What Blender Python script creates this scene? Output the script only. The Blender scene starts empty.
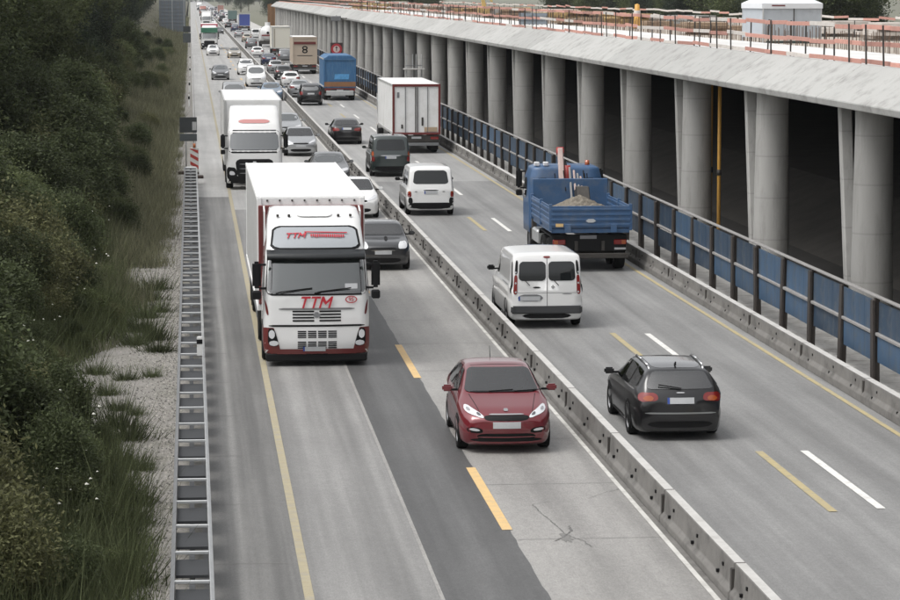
import bpy, bmesh, math, random
import numpy as np
from mathutils import Vector, Matrix
from mathutils.bvhtree import BVHTree

sc = bpy.context.scene
C = sc.collection
R = math.radians

# ------------------------------------------------------------------ camera
CAM_H, FPX, VPX, VPY = 8.65, 2800.0, 190.0, -8.0      # photo pixels (900x600)
TH = math.atan((300 - VPY) / FPX)
PSI = math.atan((450 - VPX) / FPX * math.cos(TH))
cam_d = bpy.data.cameras.new('camera'); cam = bpy.data.objects.new('camera', cam_d); C.objects.link(cam)
cam_d.sensor_width = 36.0; cam_d.lens = FPX / 900 * 36; cam_d.clip_start = 1.0; cam_d.clip_end = 9000
cam.location = (0, 0, CAM_H); cam.rotation_euler = (R(90) - TH, 0, -PSI)
sc.camera = cam
# ------------------------------------------------------------------ world, sun, exposure
SUN_EL, SUN_AZ = R(60), R(250)                         # overcast: high soft light from the left
w = bpy.data.worlds.new('World'); sc.world = w; w.use_nodes = True
nt = w.node_tree; nt.nodes.clear()
sky = nt.nodes.new('ShaderNodeTexSky'); sky.sky_type = 'NISHITA'; sky.sun_disc = False
sky.sun_elevation = SUN_EL; sky.sun_rotation = SUN_AZ; sky.dust_density = 4.0; sky.air_density = 1.0
hs = nt.nodes.new('ShaderNodeHueSaturation'); hs.inputs['Saturation'].default_value = 0.10
bg = nt.nodes.new('ShaderNodeBackground'); bg.inputs['Strength'].default_value = 0.145
wo = nt.nodes.new('ShaderNodeOutputWorld')
nt.links.new(sky.outputs[0], hs.inputs['Color']); nt.links.new(hs.outputs[0], bg.inputs[0]); nt.links.new(bg.outputs[0], wo.inputs[0])
sd = bpy.data.lights.new('sun', 'SUN'); sd.energy = 0.85; sd.angle = R(30); sd.color = (1.0, 0.97, 0.93)
so = bpy.data.objects.new('sun', sd); C.objects.link(so); so.location = (-40, -10, 60)
_dir = Vector((math.sin(SUN_AZ) * math.cos(SUN_EL), math.cos(SUN_AZ) * math.cos(SUN_EL), math.sin(SUN_EL)))
so.rotation_euler = _dir.to_track_quat('Z', 'Y').to_euler()
vs = sc.view_settings; vs.view_transform = 'Standard'; vs.look = 'None'; vs.gamma = 1.0; vs.exposure = 0.55
vs.use_curve_mapping = False

# ------------------------------------------------------------------ pixel -> place
_fw = Vector((math.sin(PSI) * math.cos(TH), math.cos(PSI) * math.cos(TH), -math.sin(TH)))
_rt = Vector((math.cos(PSI), -math.sin(PSI), 0)); _up = _rt.cross(_fw)
def P(px, py, h=0.0):
    d = _fw * FPX + _rt * (px - 450) + _up * (300 - py)
    t = (h - CAM_H) / d.z
    return d.x * t, d.y * t

def YX(px, X, h=0.0):
    """distance up the road at which a point at lateral X and height h shows in column px"""
    u = (px - 450) / FPX
    return (X * math.cos(PSI) - u * (X * math.sin(PSI) * math.cos(TH) + (CAM_H - h) * math.sin(TH))) / (math.sin(PSI) + u * math.cos(PSI) * math.cos(TH))

# ------------------------------------------------------------------ materials
MATS = {}
def mk(name, col, rough=0.6, metal=0.0, var=0.0, vs=2.0, bump=0.0, bs=40.0, coat=0.0, ior=None, island=0.0,
       stretch=None, dirt=None, dirt_amt=0.0, ds=1.0, objrand=0.0):
    if name in MATS: return MATS[name]
    m = bpy.data.materials.new(name); m.use_nodes = True; t = m.node_tree; n = t.nodes; L = t.links.new
    b = n['Principled BSDF']
    b.inputs['Base Color'].default_value = (*col, 1); b.inputs['Roughness'].default_value = rough
    b.inputs['Metallic'].default_value = metal
    if coat: b.inputs['Coat Weight'].default_value = coat; b.inputs['Coat Roughness'].default_value = 0.06
    if ior: b.inputs['IOR'].default_value = ior
    tc = n.new('ShaderNodeTexCoord'); vec = tc.outputs['Object']
    if stretch:
        mp = n.new('ShaderNodeMapping'); mp.inputs['Scale'].default_value = stretch
        L(vec, mp.inputs[0]); vec = mp.outputs[0]
    cur = None
    def mult(sock, fac_lo, fac_hi):
        nonlocal cur
        mr = n.new('ShaderNodeMapRange'); mr.inputs['To Min'].default_value = fac_lo; mr.inputs['To Max'].default_value = fac_hi
        L(sock, mr.inputs[0])
        mx = n.new('ShaderNodeMix'); mx.data_type = 'RGBA'; mx.blend_type = 'MULTIPLY'; mx.inputs[0].default_value = 1.0
        if cur is None: mx.inputs[6].default_value = (*col, 1)
        else: L(cur, mx.inputs[6])
        L(mr.outputs[0], mx.inputs[7]); cur = mx.outputs[2]
    if var:
        no = n.new('ShaderNodeTexNoise'); no.inputs['Scale'].default_value = vs; no.inputs['Detail'].default_value = 6
        no.inputs['Roughness'].default_value = 0.65; L(vec, no.inputs[0])
        mult(no.outputs[0], 1 - var * 1.6, 1 + var * 1.6)
    if island:
        g = n.new('ShaderNodeNewGeometry'); mult(g.outputs['Random Per Island'], 1 - island, 1 + island)
    if objrand:
        oi = n.new('ShaderNodeObjectInfo'); mult(oi.outputs['Random'], 1 - objrand, 1 + objrand)
    if dirt:
        no = n.new('ShaderNodeTexNoise'); no.inputs['Scale'].default_value = ds; no.inputs['Detail'].default_value = 8
        no.inputs['Roughness'].default_value = 0.7; L(vec, no.inputs[0])
        mr = n.new('ShaderNodeMapRange'); mr.inputs['From Min'].default_value = 0.48; mr.inputs['From Max'].default_value = 0.72
        mr.inputs['To Max'].default_value = dirt_amt; L(no.outputs[0], mr.inputs[0])
        mx = n.new('ShaderNodeMix'); mx.data_type = 'RGBA'; L(mr.outputs[0], mx.inputs[0])
        if cur is None: mx.inputs[6].default_value = (*col, 1)
        else: L(cur, mx.inputs[6])
        mx.inputs[7].default_value = (*dirt, 1); cur = mx.outputs[2]
    if cur is not None: L(cur, b.inputs['Base Color'])
    if bump:
        no = n.new('ShaderNodeTexNoise'); no.inputs['Scale'].default_value = bs; no.inputs['Detail'].default_value = 4
        L(tc.outputs['Object'], no.inputs[0])
        bp = n.new('ShaderNodeBump'); bp.inputs['Strength'].default_value = bump; bp.inputs['Distance'].default_value = 0.02
        L(no.outputs[0], bp.inputs['Height']); L(bp.outputs[0], b.inputs['Normal'])
    MATS[name] = m; return m

def road_mat(name, col, streak=0.12, speck=0.10, stain=0.25, tracks=()):
    """weathered pavement: long wheel streaks, aggregate speckle, blotches"""
    m = bpy.data.materials.new(name); m.use_nodes = True; t = m.node_tree; n = t.nodes; L = t.links.new
    b = n['Principled BSDF']; b.inputs['Roughness'].default_value = 0.55
    tc = n.new('ShaderNodeTexCoord'); cur = None
    def layer(scale, vec_scale, lo, hi, detail=5, fmin=0.3, fmax=0.7):
        nonlocal cur
        mp = n.new('ShaderNodeMapping'); mp.inputs['Scale'].default_value = vec_scale; L(tc.outputs['Object'], mp.inputs[0])
        no = n.new('ShaderNodeTexNoise'); no.inputs['Scale'].default_value = scale; no.inputs['Detail'].default_value = detail
        no.inputs['Roughness'].default_value = 0.65
        L(mp.outputs[0], no.inputs[0])
        mr = n.new('ShaderNodeMapRange'); mr.inputs['From Min'].default_value = fmin; mr.inputs['From Max'].default_value = fmax
        mr.inputs['To Min'].default_value = lo; mr.inputs['To Max'].default_value = hi; L(no.outputs[0], mr.inputs[0])
        mx = n.new('ShaderNodeMix'); mx.data_type = 'RGBA'; mx.blend_type = 'MULTIPLY'; mx.inputs[0].default_value = 1.0
        if cur is None: mx.inputs[6].default_value = (*col, 1)
        else: L(cur, mx.inputs[6])
        L(mr.outputs[0], mx.inputs[7]); cur = mx.outputs[2]
    layer(1.0, (1.6, 0.012, 1), 1 - streak, 1 + streak, 4)
    layer(1.0, (5.0, 0.05, 1), 1 - streak * .5, 1 + streak * .5, 3)
    layer(0.7, (1, 0.25, 1), 1 - stain * .5, 1 + stain * .4, 7)
    layer(9.0, (1, 0.4, 1), 1 - speck * 1.2, 1 + speck * 1.2, 8, .28, .72)
    layer(38.0, (1, 0.25, 1), 1 - speck * 2.0, 1 + speck * 2.0, 3, .28, .72)
    layer(2.2, (1, .02, 1), 1 - streak * .9, 1 + streak * .7, 3, .35, .65)
    sp = n.new('ShaderNodeSeparateXYZ'); L(tc.outputs['Object'], sp.inputs[0])
    wn = n.new('ShaderNodeTexNoise'); wn.inputs['Scale'].default_value = .05; L(tc.outputs['Object'], wn.inputs[0])
    for (c_, hw_, mu) in tracks:                     # tyre-polished or rubber-darkened wheel paths
        sb = n.new('ShaderNodeMath'); sb.operation = 'SUBTRACT'; sb.inputs[1].default_value = c_; L(sp.outputs['X'], sb.inputs[0])
        ab = n.new('ShaderNodeMath'); ab.operation = 'ABSOLUTE'; L(sb.outputs[0], ab.inputs[0])
        mr = n.new('ShaderNodeMapRange'); mr.interpolation_type = 'SMOOTHSTEP'; mr.inputs['From Max'].default_value = hw_
        mr.inputs['To Min'].default_value = mu; mr.inputs['To Max'].default_value = 1; L(ab.outputs[0], mr.inputs[0])
        mx = n.new('ShaderNodeMix'); mx.data_type = 'RGBA'; mx.blend_type = 'MULTIPLY'; L(wn.outputs[0], mx.inputs[0]); L(cur, mx.inputs[6]); L(mr.outputs[0], mx.inputs[7]); cur = mx.outputs[2]
        mx.inputs[0].default_value = 1
    L(cur, b.inputs['Base Color'])
    no = n.new('ShaderNodeTexNoise'); no.inputs['Scale'].default_value = 60; L(tc.outputs['Object'], no.inputs[0])
    bp = n.new('ShaderNodeBump'); bp.inputs['Strength'].default_value = 0.25; bp.inputs['Distance'].default_value = 0.01
    L(no.outputs[0], bp.inputs['Height']); L(bp.outputs[0], b.inputs['Normal'])
    return m

M_lane_l = road_mat('left_concrete', (0.215, 0.211, 0.204), .15, .085, .30, [(2.25, .45, 1.35), (3.0, .35, .62), (1.72, .15, .7)])
M_fast_l = road_mat('fast_lane_concrete', (0.285, 0.276, 0.262), .08, .10, .35, [(6.15, .5, .72), (7.25, .25, .6)])
M_should = road_mat('shoulder_concrete', (0.160, 0.157, 0.150), .26, .09, .30, [(.72, .12, 1.7), (1.18, .3, .7), (.35, .2, .7)])
M_asph = road_mat('dark_asphalt', (0.082, 0.082, 0.081), .17, .10, .35, [(4.25, .45, 1.55)])
M_lane_r = road_mat('right_asphalt', (0.232, 0.230, 0.225), .13, .085, .32, [(8.95, .4, .80), (10.2, .35, .80), (12.0, .4, .78), (13.2, .4, .78)])
M_white_l = mk('road_white_paint', (0.72, 0.71, 0.68), .7, var=.12, vs=6, dirt=(.35, .34, .32), dirt_amt=.6, ds=5)
M_yel_l = mk('road_yellow_tape', (0.66, 0.45, 0.20), .6, var=.12, vs=6, dirt=(.36, .33, .27), dirt_amt=.45, ds=4)
M_yel_old = mk('road_yellow_worn', (0.36, 0.315, 0.21), .7, var=.15, vs=5, dirt=(.29, .28, .26), dirt_amt=.9, ds=3)
M_yel_r = mk('road_yellow_right', (0.42, 0.35, 0.19), .7, var=.15, vs=5, dirt=(.27, .26, .24), dirt_amt=.85, ds=3)
M_tar = mk('tar_seal', (0.14, 0.137, 0.132), .7, var=.1)
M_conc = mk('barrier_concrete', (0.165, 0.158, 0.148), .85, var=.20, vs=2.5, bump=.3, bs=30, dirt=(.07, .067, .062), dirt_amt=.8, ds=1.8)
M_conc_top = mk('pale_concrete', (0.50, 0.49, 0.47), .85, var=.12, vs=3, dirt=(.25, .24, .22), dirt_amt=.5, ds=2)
M_pier = mk('pier_concrete', (0.34, 0.335, 0.32), .8, var=.12, vs=.8, bump=.15, bs=20, dirt=(.17, .165, .155), dirt_amt=.7, ds=.9, stretch=(2.2, 2.2, .35), objrand=.14)
def form_lines(m, pitch, depth):
    """joints of the formwork boards printed into cast concrete"""
    t = m.node_tree; L = t.links.new; b = t.nodes['Principled BSDF']; tc = t.nodes.new('ShaderNodeTexCoord'); sp = t.nodes.new('ShaderNodeSeparateXYZ'); L(tc.outputs['Object'], sp.inputs[0])
    d = t.nodes.new('ShaderNodeMath'); d.operation = 'MULTIPLY'; d.inputs[1].default_value = 1 / pitch; L(sp.outputs['Z'], d.inputs[0])
    f = t.nodes.new('ShaderNodeMath'); f.operation = 'FRACT'; L(d.outputs[0], f.inputs[0])
    c = t.nodes.new('ShaderNodeMapRange'); c.inputs['From Min'].default_value = 0; c.inputs['From Max'].default_value = .05; c.inputs['To Min'].default_value = depth; c.inputs['To Max'].default_value = 1; L(f.outputs[0], c.inputs[0])
    mx = t.nodes.new('ShaderNodeMix'); mx.data_type = 'RGBA'; mx.blend_type = 'MULTIPLY'; mx.inputs[0].default_value = 1
    L(b.inputs['Base Color'].links[0].from_socket, mx.inputs[6]); L(c.outputs[0], mx.inputs[7]); L(mx.outputs[2], b.inputs['Base Color'])
form_lines(M_pier, 1.25, .78)
M_fascia = mk('fascia_concrete', (0.40, 0.40, 0.385), .8, var=.10, vs=.8, bump=.2, bs=12, dirt=(.20, .195, .185), dirt_amt=.85, ds=1.6, stretch=(1.0, .7, 1.0), objrand=.10)
M_deck = mk('deck_membrane', (0.66, 0.655, 0.64), .7, var=.08, vs=.4, dirt=(.40, .38, .35), dirt_amt=.5, ds=.25)
M_deckrear = mk('deck_rear_concrete', (0.36, 0.315, 0.265), .9, var=.25, vs=.5, dirt=(.45, .42, .38), dirt_amt=.7, ds=.3)
M_earth = mk('shaded_earth', (0.020, 0.018, 0.016), .95, var=.3, vs=.6, bump=.4, bs=6)  # near black: the shade inside the gallery is put into this colour
M_ground = mk('verge_soil', (0.15, 0.15, 0.11), .95, var=.3, vs=.3)
M_gravel = mk('gravel', (0.25, 0.238, 0.22), .95, var=.45, vs=16, bump=.9, bs=40, dirt=(.10, .10, .07), dirt_amt=.8, ds=.9)
M_gravR = mk('right_gravel', (0.48, 0.47, 0.45), .95, var=.25, vs=6, bump=.5, bs=40, dirt=(.12, .11, .09), dirt_amt=.7, ds=1.2)
M_galv = mk('galvanised_steel', (0.55, 0.56, 0.56), .45, .7, var=.12, vs=3)
M_galv_d = mk('weathered_zinc', (0.20, 0.205, 0.21), .6, .35, var=.15, vs=3)
M_steel_d = mk('dark_steel', (0.06, 0.055, 0.05), .6, .4, var=.3, vs=5)
M_blue_p = mk('blue_fence_panel', (0.030, 0.062, 0.108), .55, var=.35, vs=1.2, dirt=(.095, .105, .112), dirt_amt=.85, ds=2.2, objrand=.5)
M_post = mk('rusty_dark_post', (0.050, 0.042, 0.037), .7, .2, var=.3, vs=6)
M_rail_g = mk('fence_rail', (0.30, 0.29, 0.28), .6, .2, var=.2, vs=4)
M_redbd = mk('red_board', (0.52, 0.27, 0.22), .7, var=.18, vs=2, objrand=.25)
M_whtbd = mk('white_board', (0.62, 0.58, 0.54), .7, var=.12, vs=2, dirt=(.4, .33, .28), dirt_amt=.5, ds=1.5)
M_black = mk('black_plastic', (0.006, 0.006, 0.0065), .6); M_black.node_tree.nodes['Principled BSDF'].inputs['Specular IOR Level'].default_value = .25
M_rub = mk('tyre_rubber', (0.010, 0.010, 0.010), .85); M_rub.node_tree.nodes['Principled BSDF'].inputs['Specular IOR Level'].default_value = .2
M_rim = mk('alloy_rim', (0.45, 0.45, 0.46), .35, .8)
M_rimd = mk('steel_rim', (0.12, 0.12, 0.125), .5, .5)
M_glass = mk('window_glass', (0.012, 0.014, 0.015), .04, ior=1.6)
M_wind = mk('windscreen_glass', (0.045, 0.052, 0.053), .05, ior=2.9)
M_lamp = mk('headlamp', (0.74, 0.75, 0.77), .12, .15, coat=1.0)
M_tail = mk('tail_lamp', (0.20, 0.012, 0.010), .2, coat=1.0)
M_tailo = mk('tail_lamp_amber', (0.36, 0.075, 0.015), .2, coat=1.0)
M_plate = mk('licence_plate', (0.46, 0.47, 0.48), .4, var=.1, vs=8)
M_pblue = mk('plate_blue', (0.03, 0.07, 0.30), .4)
M_chrome = mk('chrome', (0.7, 0.7, 0.7), .15, 1.0)
M_tarred = mk('trim_dark_red', (0.135, 0.018, 0.016), .4, coat=.5, var=.12, vs=2)
M_redtxt = mk('red_lettering', (0.45, 0.015, 0.03), .4)
M_trailer = mk('white_tarpaulin', (0.80, 0.80, 0.79), .5, var=.05, vs=1.0, bump=.5, bs=1.6, dirt=(.60, .59, .56), dirt_amt=.7, ds=1.1)
M_alu = mk('aluminium_edge', (0.52, 0.52, 0.51), .5, .3, var=.1)
M_bark = mk('bark', (0.07, 0.055, 0.04), .9, var=.3, vs=6)
def leaf(*a, **k):
    m = mk(*a, **k); t = m.node_tree; b = t.nodes['Principled BSDF']; o = t.nodes['Material Output']
    b.inputs['Specular IOR Level'].default_value = .2
    tr = t.nodes.new('ShaderNodeBsdfTranslucent'); mx = t.nodes.new('ShaderNodeMixShader'); mx.inputs[0].default_value = .38
    src = b.inputs['Base Color'].links[0].from_socket
    t.links.new(src, tr.inputs[0]); t.links.new(b.outputs[0], mx.inputs[1]); t.links.new(tr.outputs[0], mx.inputs[2]); t.links.new(mx.outputs[0], o.inputs[0]); return m
M_leafA = leaf('shrub_leaf', (0.100, 0.118, 0.052), .6, island=.45, objrand=.35)
M_leafB = leaf('shrub_leaf_dark', (0.070, 0.086, 0.040), .6, island=.45, objrand=.3)
M_leafE = leaf('shrub_leaf_olive', (0.125, 0.128, 0.060), .6, island=.45, objrand=.3)
M_leafC = leaf('tree_leaf', (0.088, 0.106, 0.046), .6, island=.4, objrand=.4)
M_leafD = leaf('conifer_needle', (0.044, 0.058, 0.036), .7, island=.4, objrand=.3)
M_grass = leaf('dry_grass', (0.175, 0.175, 0.110), .8, island=.6, var=.3, vs=.25)
M_grassg = leaf('green_grass', (0.100, 0.118, 0.055), .8, island=.6, var=.3, vs=.3)
M_orange = mk('orange_steel', (0.58, 0.31, 0.06), .5, var=.15, vs=2)
M_tent = mk('tent_fabric', (0.66, 0.68, 0.70), .6, var=.05, vs=1.5)
M_tent2 = mk('tent_wall', (0.40, 0.43, 0.46), .6, var=.08, vs=1.5)
M_sand = mk('load_gravel', (0.17, 0.15, 0.12), .95, var=.5, vs=8, bump=.8, bs=25)
def paint(name, col, metal=0.15, rough=.35, coat=1.0):
    m = mk('paint_' + name, col, rough, metal, coat=coat, var=.04, vs=1.2); m.node_tree.nodes['Principled BSDF'].inputs['Coat IOR'].default_value = 1.65; return m

# ------------------------------------------------------------------ mesh helpers
class MB:
    def __init__(s): s.v = []; s.f = []
    def add(s, vs, fs):
        o = len(s.v); s.v += [tuple(v) for v in vs]; s.f += [tuple(i + o for i in f) for f in fs]; return s
    def box(s, x0, x1, y0, y1, z0, z1):
        return s.add([(x0,y0,z0),(x1,y0,z0),(x1,y1,z0),(x0,y1,z0),(x0,y0,z1),(x1,y0,z1),(x1,y1,z1),(x0,y1,z1)],
                     [(0,3,2,1),(4,5,6,7),(0,1,5,4),(1,2,6,5),(2,3,7,6),(3,0,4,7)])
    def prism(s, poly, axis, a, b):
        """poly = 2D outline; axis 'x': (y,z) extruded in x; 'y': (x,z) in y; 'z': (x,y) in z"""
        def pt(p, t):
            return (t, p[0], p[1]) if axis == 'x' else (p[0], t, p[1]) if axis == 'y' else (p[0], p[1], t)
        n = len(poly)
        return s.add([pt(p, a) for p in poly] + [pt(p, b) for p in poly],
                     [tuple(range(n - 1, -1, -1)), tuple(range(n, 2 * n))] + [(i, (i + 1) % n, n + (i + 1) % n, n + i) for i in range(n)])
    def tube(s, p0, p1, r0, r1=None, n=8, caps=True):
        r1 = r0 if r1 is None else r1
        p0 = Vector(p0); p1 = Vector(p1); d = (p1 - p0).normalized()
        a = d.orthogonal().normalized(); b = d.cross(a)
        vs = [p + (a * math.cos(k * 2 * math.pi / n) + b * math.sin(k * 2 * math.pi / n)) * r for p, r in ((p0, r0), (p1, r1)) for k in range(n)]
        fs = [(k, (k + 1) % n, n + (k + 1) % n, n + k) for k in range(n)]
        if caps: fs += [tuple(range(n - 1, -1, -1)), tuple(range(n, 2 * n))]
        return s.add(vs, fs)
    def lathe_x(s, prof, n=24, cx=0, cy=0, cz=0):
        """prof = [(x, r)] about the x axis"""
        vs = []; m = len(prof)
        for k in range(n):
            c, q = math.cos(k * 2 * math.pi / n), math.sin(k * 2 * math.pi / n)
            vs += [(cx + x, cy + r * c, cz + r * q) for x, r in prof]
        fs = [(k * m + i, ((k + 1) % n) * m + i, ((k + 1) % n) * m + i + 1, k * m + i + 1) for k in range(n) for i in range(m - 1)]
        return s.add(vs, fs)
    def mesh(s, name, mat, smooth=False, bev=0.0, seg=1):
        me = bpy.data.meshes.new(name); me.from_pydata(s.v, [], s.f); me.update()
        if bev:
            bm = bmesh.new(); bm.from_mesh(me); bmesh.ops.recalc_face_normals(bm, faces=bm.faces)
            ed = [e for e in bm.edges if len(e.link_faces) == 2 and e.calc_face_angle(0) > R(25)]
            bmesh.ops.bevel(bm, geom=ed, offset=bev, segments=seg, affect='EDGES', clamp_overlap=True)
            bm.to_mesh(me); bm.free()
        if smooth:
            for p in me.polygons: p.use_smooth = True
        if mat: me.materials.append(mat)
        return me
def obj(name, me, parent=None, loc=None, rot=None):
    o = bpy.data.objects.new(name, me); C.objects.link(o)
    if parent: o.parent = parent
    if loc: o.location = loc
    if rot: o.rotation_euler = rot
    return o
def part(name, mb, mat, parent, smooth=False, bev=0.0, seg=1):
    return obj(name, mb.mesh(name, mat, smooth, bev, seg), parent)
def B(*a): return MB().box(*a)
def thing(name, label, cat, loc=(0, 0, 0), rz=0.0, group=None):
    o = obj(name, None, None, loc, (0, 0, rz)); tag(o, label, cat, group); return o
def tag(o, label, cat, group=None):
    o['label'] = label; o['category'] = cat
    if group: o['group'] = group
    return o
def structure(name, mb, mat, **k):
    o = part(name, mb, mat, None, **k); o['kind'] = 'structure'; return o
def np_mesh(name, V, F, mat, smooth=False):
    me = bpy.data.meshes.new(name); n = F.shape[1]
    me.vertices.add(len(V)); me.vertices.foreach_set('co', np.ascontiguousarray(V, dtype=np.float32).ravel())
    me.loops.add(F.size); me.loops.foreach_set('vertex_index', np.ascontiguousarray(F, dtype=np.int32).ravel())
    me.polygons.add(len(F)); me.polygons.foreach_set('loop_start', np.arange(0, F.size, n, dtype=np.int32))
    me.update(calc_edges=True); me.validate()
    if smooth: me.polygons.foreach_set('use_smooth', np.ones(len(F), dtype=bool))
    me.materials.append(mat); return me
def text_mesh(s, size, mat, shear=0.0, ext=0.004, sx=1.0):
    c = bpy.data.curves.new('t', 'FONT'); c.body = s; c.size = size; c.shear = shear; c.extrude = ext; c.align_x = 'CENTER'; c.align_y = 'CENTER'
    o = bpy.data.objects.new('t', c); C.objects.link(o)
    me = bpy.data.meshes.new_from_object(o.evaluated_get(bpy.context.evaluated_depsgraph_get()))
    bpy.data.objects.remove(o); me.materials.clear(); me.materials.append(mat); return me

# ------------------------------------------------------------------ the setting: ground, lanes, markings
Y0, Y1 = 15.0, 3200.0
structure('ground', B(-4000, 4000, -300, 6000, -.5, -.06), M_ground)
structure('gravel_verge', B(-4.6, 0.12, Y0, 900, -.30, 0.0), M_gravel)
def sheet(name, x0, x1, y0, y1, z, mat, step=None):
    b = MB(); b.box(x0, x1, y0, y1, -.25, z); return structure(name, b, mat)
sheet('shoulder', 0.12, 1.62, Y0, 119, 0.0, M_should)
sheet('slow_lane', 1.62, 5.02, Y0, 112, 0.0, M_lane_l)
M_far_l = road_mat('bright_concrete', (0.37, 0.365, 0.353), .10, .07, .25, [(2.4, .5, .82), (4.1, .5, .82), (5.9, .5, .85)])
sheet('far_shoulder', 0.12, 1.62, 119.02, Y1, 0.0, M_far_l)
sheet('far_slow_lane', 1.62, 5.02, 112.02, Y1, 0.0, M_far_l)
sheet('fast_lane', 5.02, 7.46, Y0, 96, 0.0, M_fast_l)
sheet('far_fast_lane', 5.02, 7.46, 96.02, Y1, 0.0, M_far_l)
sheet('barrier_footing', 7.46, 8.02, Y0, Y1, 0.004, M_conc)
sheet('right_road', 8.02, 14.62, Y0, 128, 0.0, M_lane_r)
M_far_r = road_mat('asphalt_far_sheen', (0.315, 0.312, 0.305), .12, .07, .25, [(9.2, .8, .85), (12.4, .9, .82)])  # same asphalt lightened: grazing sky reflection put into its colour
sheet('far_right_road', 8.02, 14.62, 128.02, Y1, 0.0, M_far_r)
sheet('right_verge', 14.62, 17.9, Y0, 1500, -.02, M_gravR)
ra_ = random.Random(14); pb = MB(); npt = 130
for i in range(npt):
    yy_ = Y0 + (79.5 - Y0) * i / (npt - 1); pb.v += [(3.53 + ra_.uniform(-.012, .012), yy_, .004), (5.06 + ra_.gauss(0, .007), yy_, .004)]
pb.f = [(2*i, 2*i+1, 2*i+3, 2*i+2) for i in range(npt - 1)]
structure('asphalt_patch', pb, M_asph)
structure('asphalt_seam', MB().add([(3.50, Y0, .006), (3.56, Y0, .006), (3.535, 79.5, .006), (3.475, 79.5, .006)], [(0, 1, 2, 3)]), M_fast_l)
def strip(name, x, wd, y0, y1, mat, z=.010):
    h = wd / 2
    return structure(name, MB().add([(x - h, y0, z), (x + h, y0, z), (x + h, y1, z), (x - h, y1, z)], [(0, 1, 2, 3)]), mat)
strip('yellow_edge_line', 1.62, .14, Y0, 900, M_yel_old)
strip('white_edge_line', 7.43, .085, Y0, 1200, mk('worn_white_line', (.56, .55, .52), .8, var=.2, vs=2, dirt=(.28, .27, .25), dirt_amt=.9, ds=1.5))
strip('yellow_right_line', 13.78, .12, Y0, 900, M_yel_r)
for k in range(-1, 24):
    o = strip('yellow_lane_dash', 5.02, .17, 44.3 + 18 * k, 50.3 + 18 * k, M_yel_l)
    if k < 18:
        strip('worn_yellow_dash', 10.63, .15, 45.4 + 18.6 * k, 51.6 + 18.6 * k, M_yel_r)
    strip('white_lane_dash', 11.5, .15, 45.6 + 18.4 * k, 51.6 + 18.4 * k, M_white_l)
def crack(pts, wd, name='tar_crack'):
    b = MB(); rnd = random.Random(3)
    for (a, c) in zip(pts[:-1], pts[1:]):
        n = 6; prev = None
        for i in range(n + 1):
            t = i / n; x = a[0] + (c[0] - a[0]) * t + rnd.uniform(-.018, .018); y = a[1] + (c[1] - a[1]) * t
            ww = wd * rnd.uniform(.4, 1.2)
            cur = ((x - ww, y, .006), (x + ww, y, .006))
            if prev: b.add([prev[0], prev[1], cur[1], cur[0]], [(0, 1, 2, 3)])
            prev = cur
    structure(name, b, M_tar)
crack([P(592, 547), P(583, 541), P(574, 538), P(566, 535), P(560, 530), P(553, 523), P(544, 516), P(537, 509), P(532, 505), P(541, 503), P(556, 501)], .010)
crack([P(556, 541), P(564, 537), P(571, 531), P(569, 526)], .022)
crack([P(560, 501), P(590, 498), P(612, 490)], .006)
crack([P(610, 492), P(628, 487)], .010)
def stain(px, py, rx, ry, seed, name='oil_stain'):
    rd_ = random.Random(seed); x, y = P(px, py); b = MB(); n_ = 18
    for k in range(n_):
        a = k * 2 * math.pi / n_; q = rd_.uniform(.55, 1.15); b.v.append((x + math.cos(a) * rx * q, y + math.sin(a) * ry * q, .005))
    b.v.append((x, y, .005)); b.f = [(k, (k + 1) % n_, n_) for k in range(n_)]
    structure(name, b, mk('oil_stain', (.175, .17, .162), .6, var=.3, vs=6))
stain(566, 538, .10, .45, 1); stain(700, 520, .06, .5, 2); stain(640, 470, .05, .6, 3)
# slab joints of the concrete shoulder and slow lane
jb = MB()
for k in range(40):
    y = 42 + 5.0 * k
    jb.add([(.2, y, .003), (1.5, y, .003), (1.5, y + .035, .003), (.2, y + .035, .003)], [(0, 1, 2, 3)])
for k in range(60):
    y = 43.5 + 5.0 * k
    jb.add([(5.10, y, .003), (7.40, y, .003), (7.40, y + .022, .003), (5.10, y + .022, .003)], [(0, 1, 2, 3)])
    if y > 112: jb.add([(.2, y, .003), (5.0, y, .003), (5.0, y + .022, .003), (.2, y + .022, .003)], [(0, 1, 2, 3)])
structure('slab_joints', jb, mk('joint_filler', (.19, .186, .18), .8))
strip('shoulder_seam', .24, .05, Y0, 400, M_tar, .006)

# ------------------------------------------------------------------ concrete barriers (each element a part)
def barrier(name, label, prof, y0, n, seglen, xx):
    t = thing(name, label, 'barrier', (xx, 0, 0))
    me = None
    for k in range(n):
        if me is None:
            m = MB(); m.prism(prof, 'y', 0, seglen - .05)
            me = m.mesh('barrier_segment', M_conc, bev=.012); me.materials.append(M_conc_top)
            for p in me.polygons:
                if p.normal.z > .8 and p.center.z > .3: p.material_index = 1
            hm = MB().box(prof[0][0] + .052, prof[0][0] + .16, 0, .055, 0, .05).mesh('drain_hole', M_black)
            kb = MB(); kb.box(prof[0][0] + .035, prof[0][0] + .17, -.085, .035, .05, .47); km = kb.mesh('joint_coupler', M_steel_d)
        s = obj('barrier_segment', me, t, (0, y0 + k * seglen, 0), (0, 0, random.Random(k).uniform(-.0012, .0012)))
        if k < 24:
            obj('joint_coupler', km, s)
            for q in range(3):
                obj('drain_hole', hm, s, (0, .7 + q * 2.1, .36)); obj('drain_hole', hm, s, (-.03, 1.0 + q * 2.1, .20))
    return t
cprof = [(-.17, .006), (-.17, .12), (-.105, .20), (-.085, .55), (.085, .55), (.105, .20), (.17, .12), (.17, .006)]
barrier('central_barrier', 'long low concrete barrier dividing the two carriageways', cprof, 15, 260, 5.95, 7.74)
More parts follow.
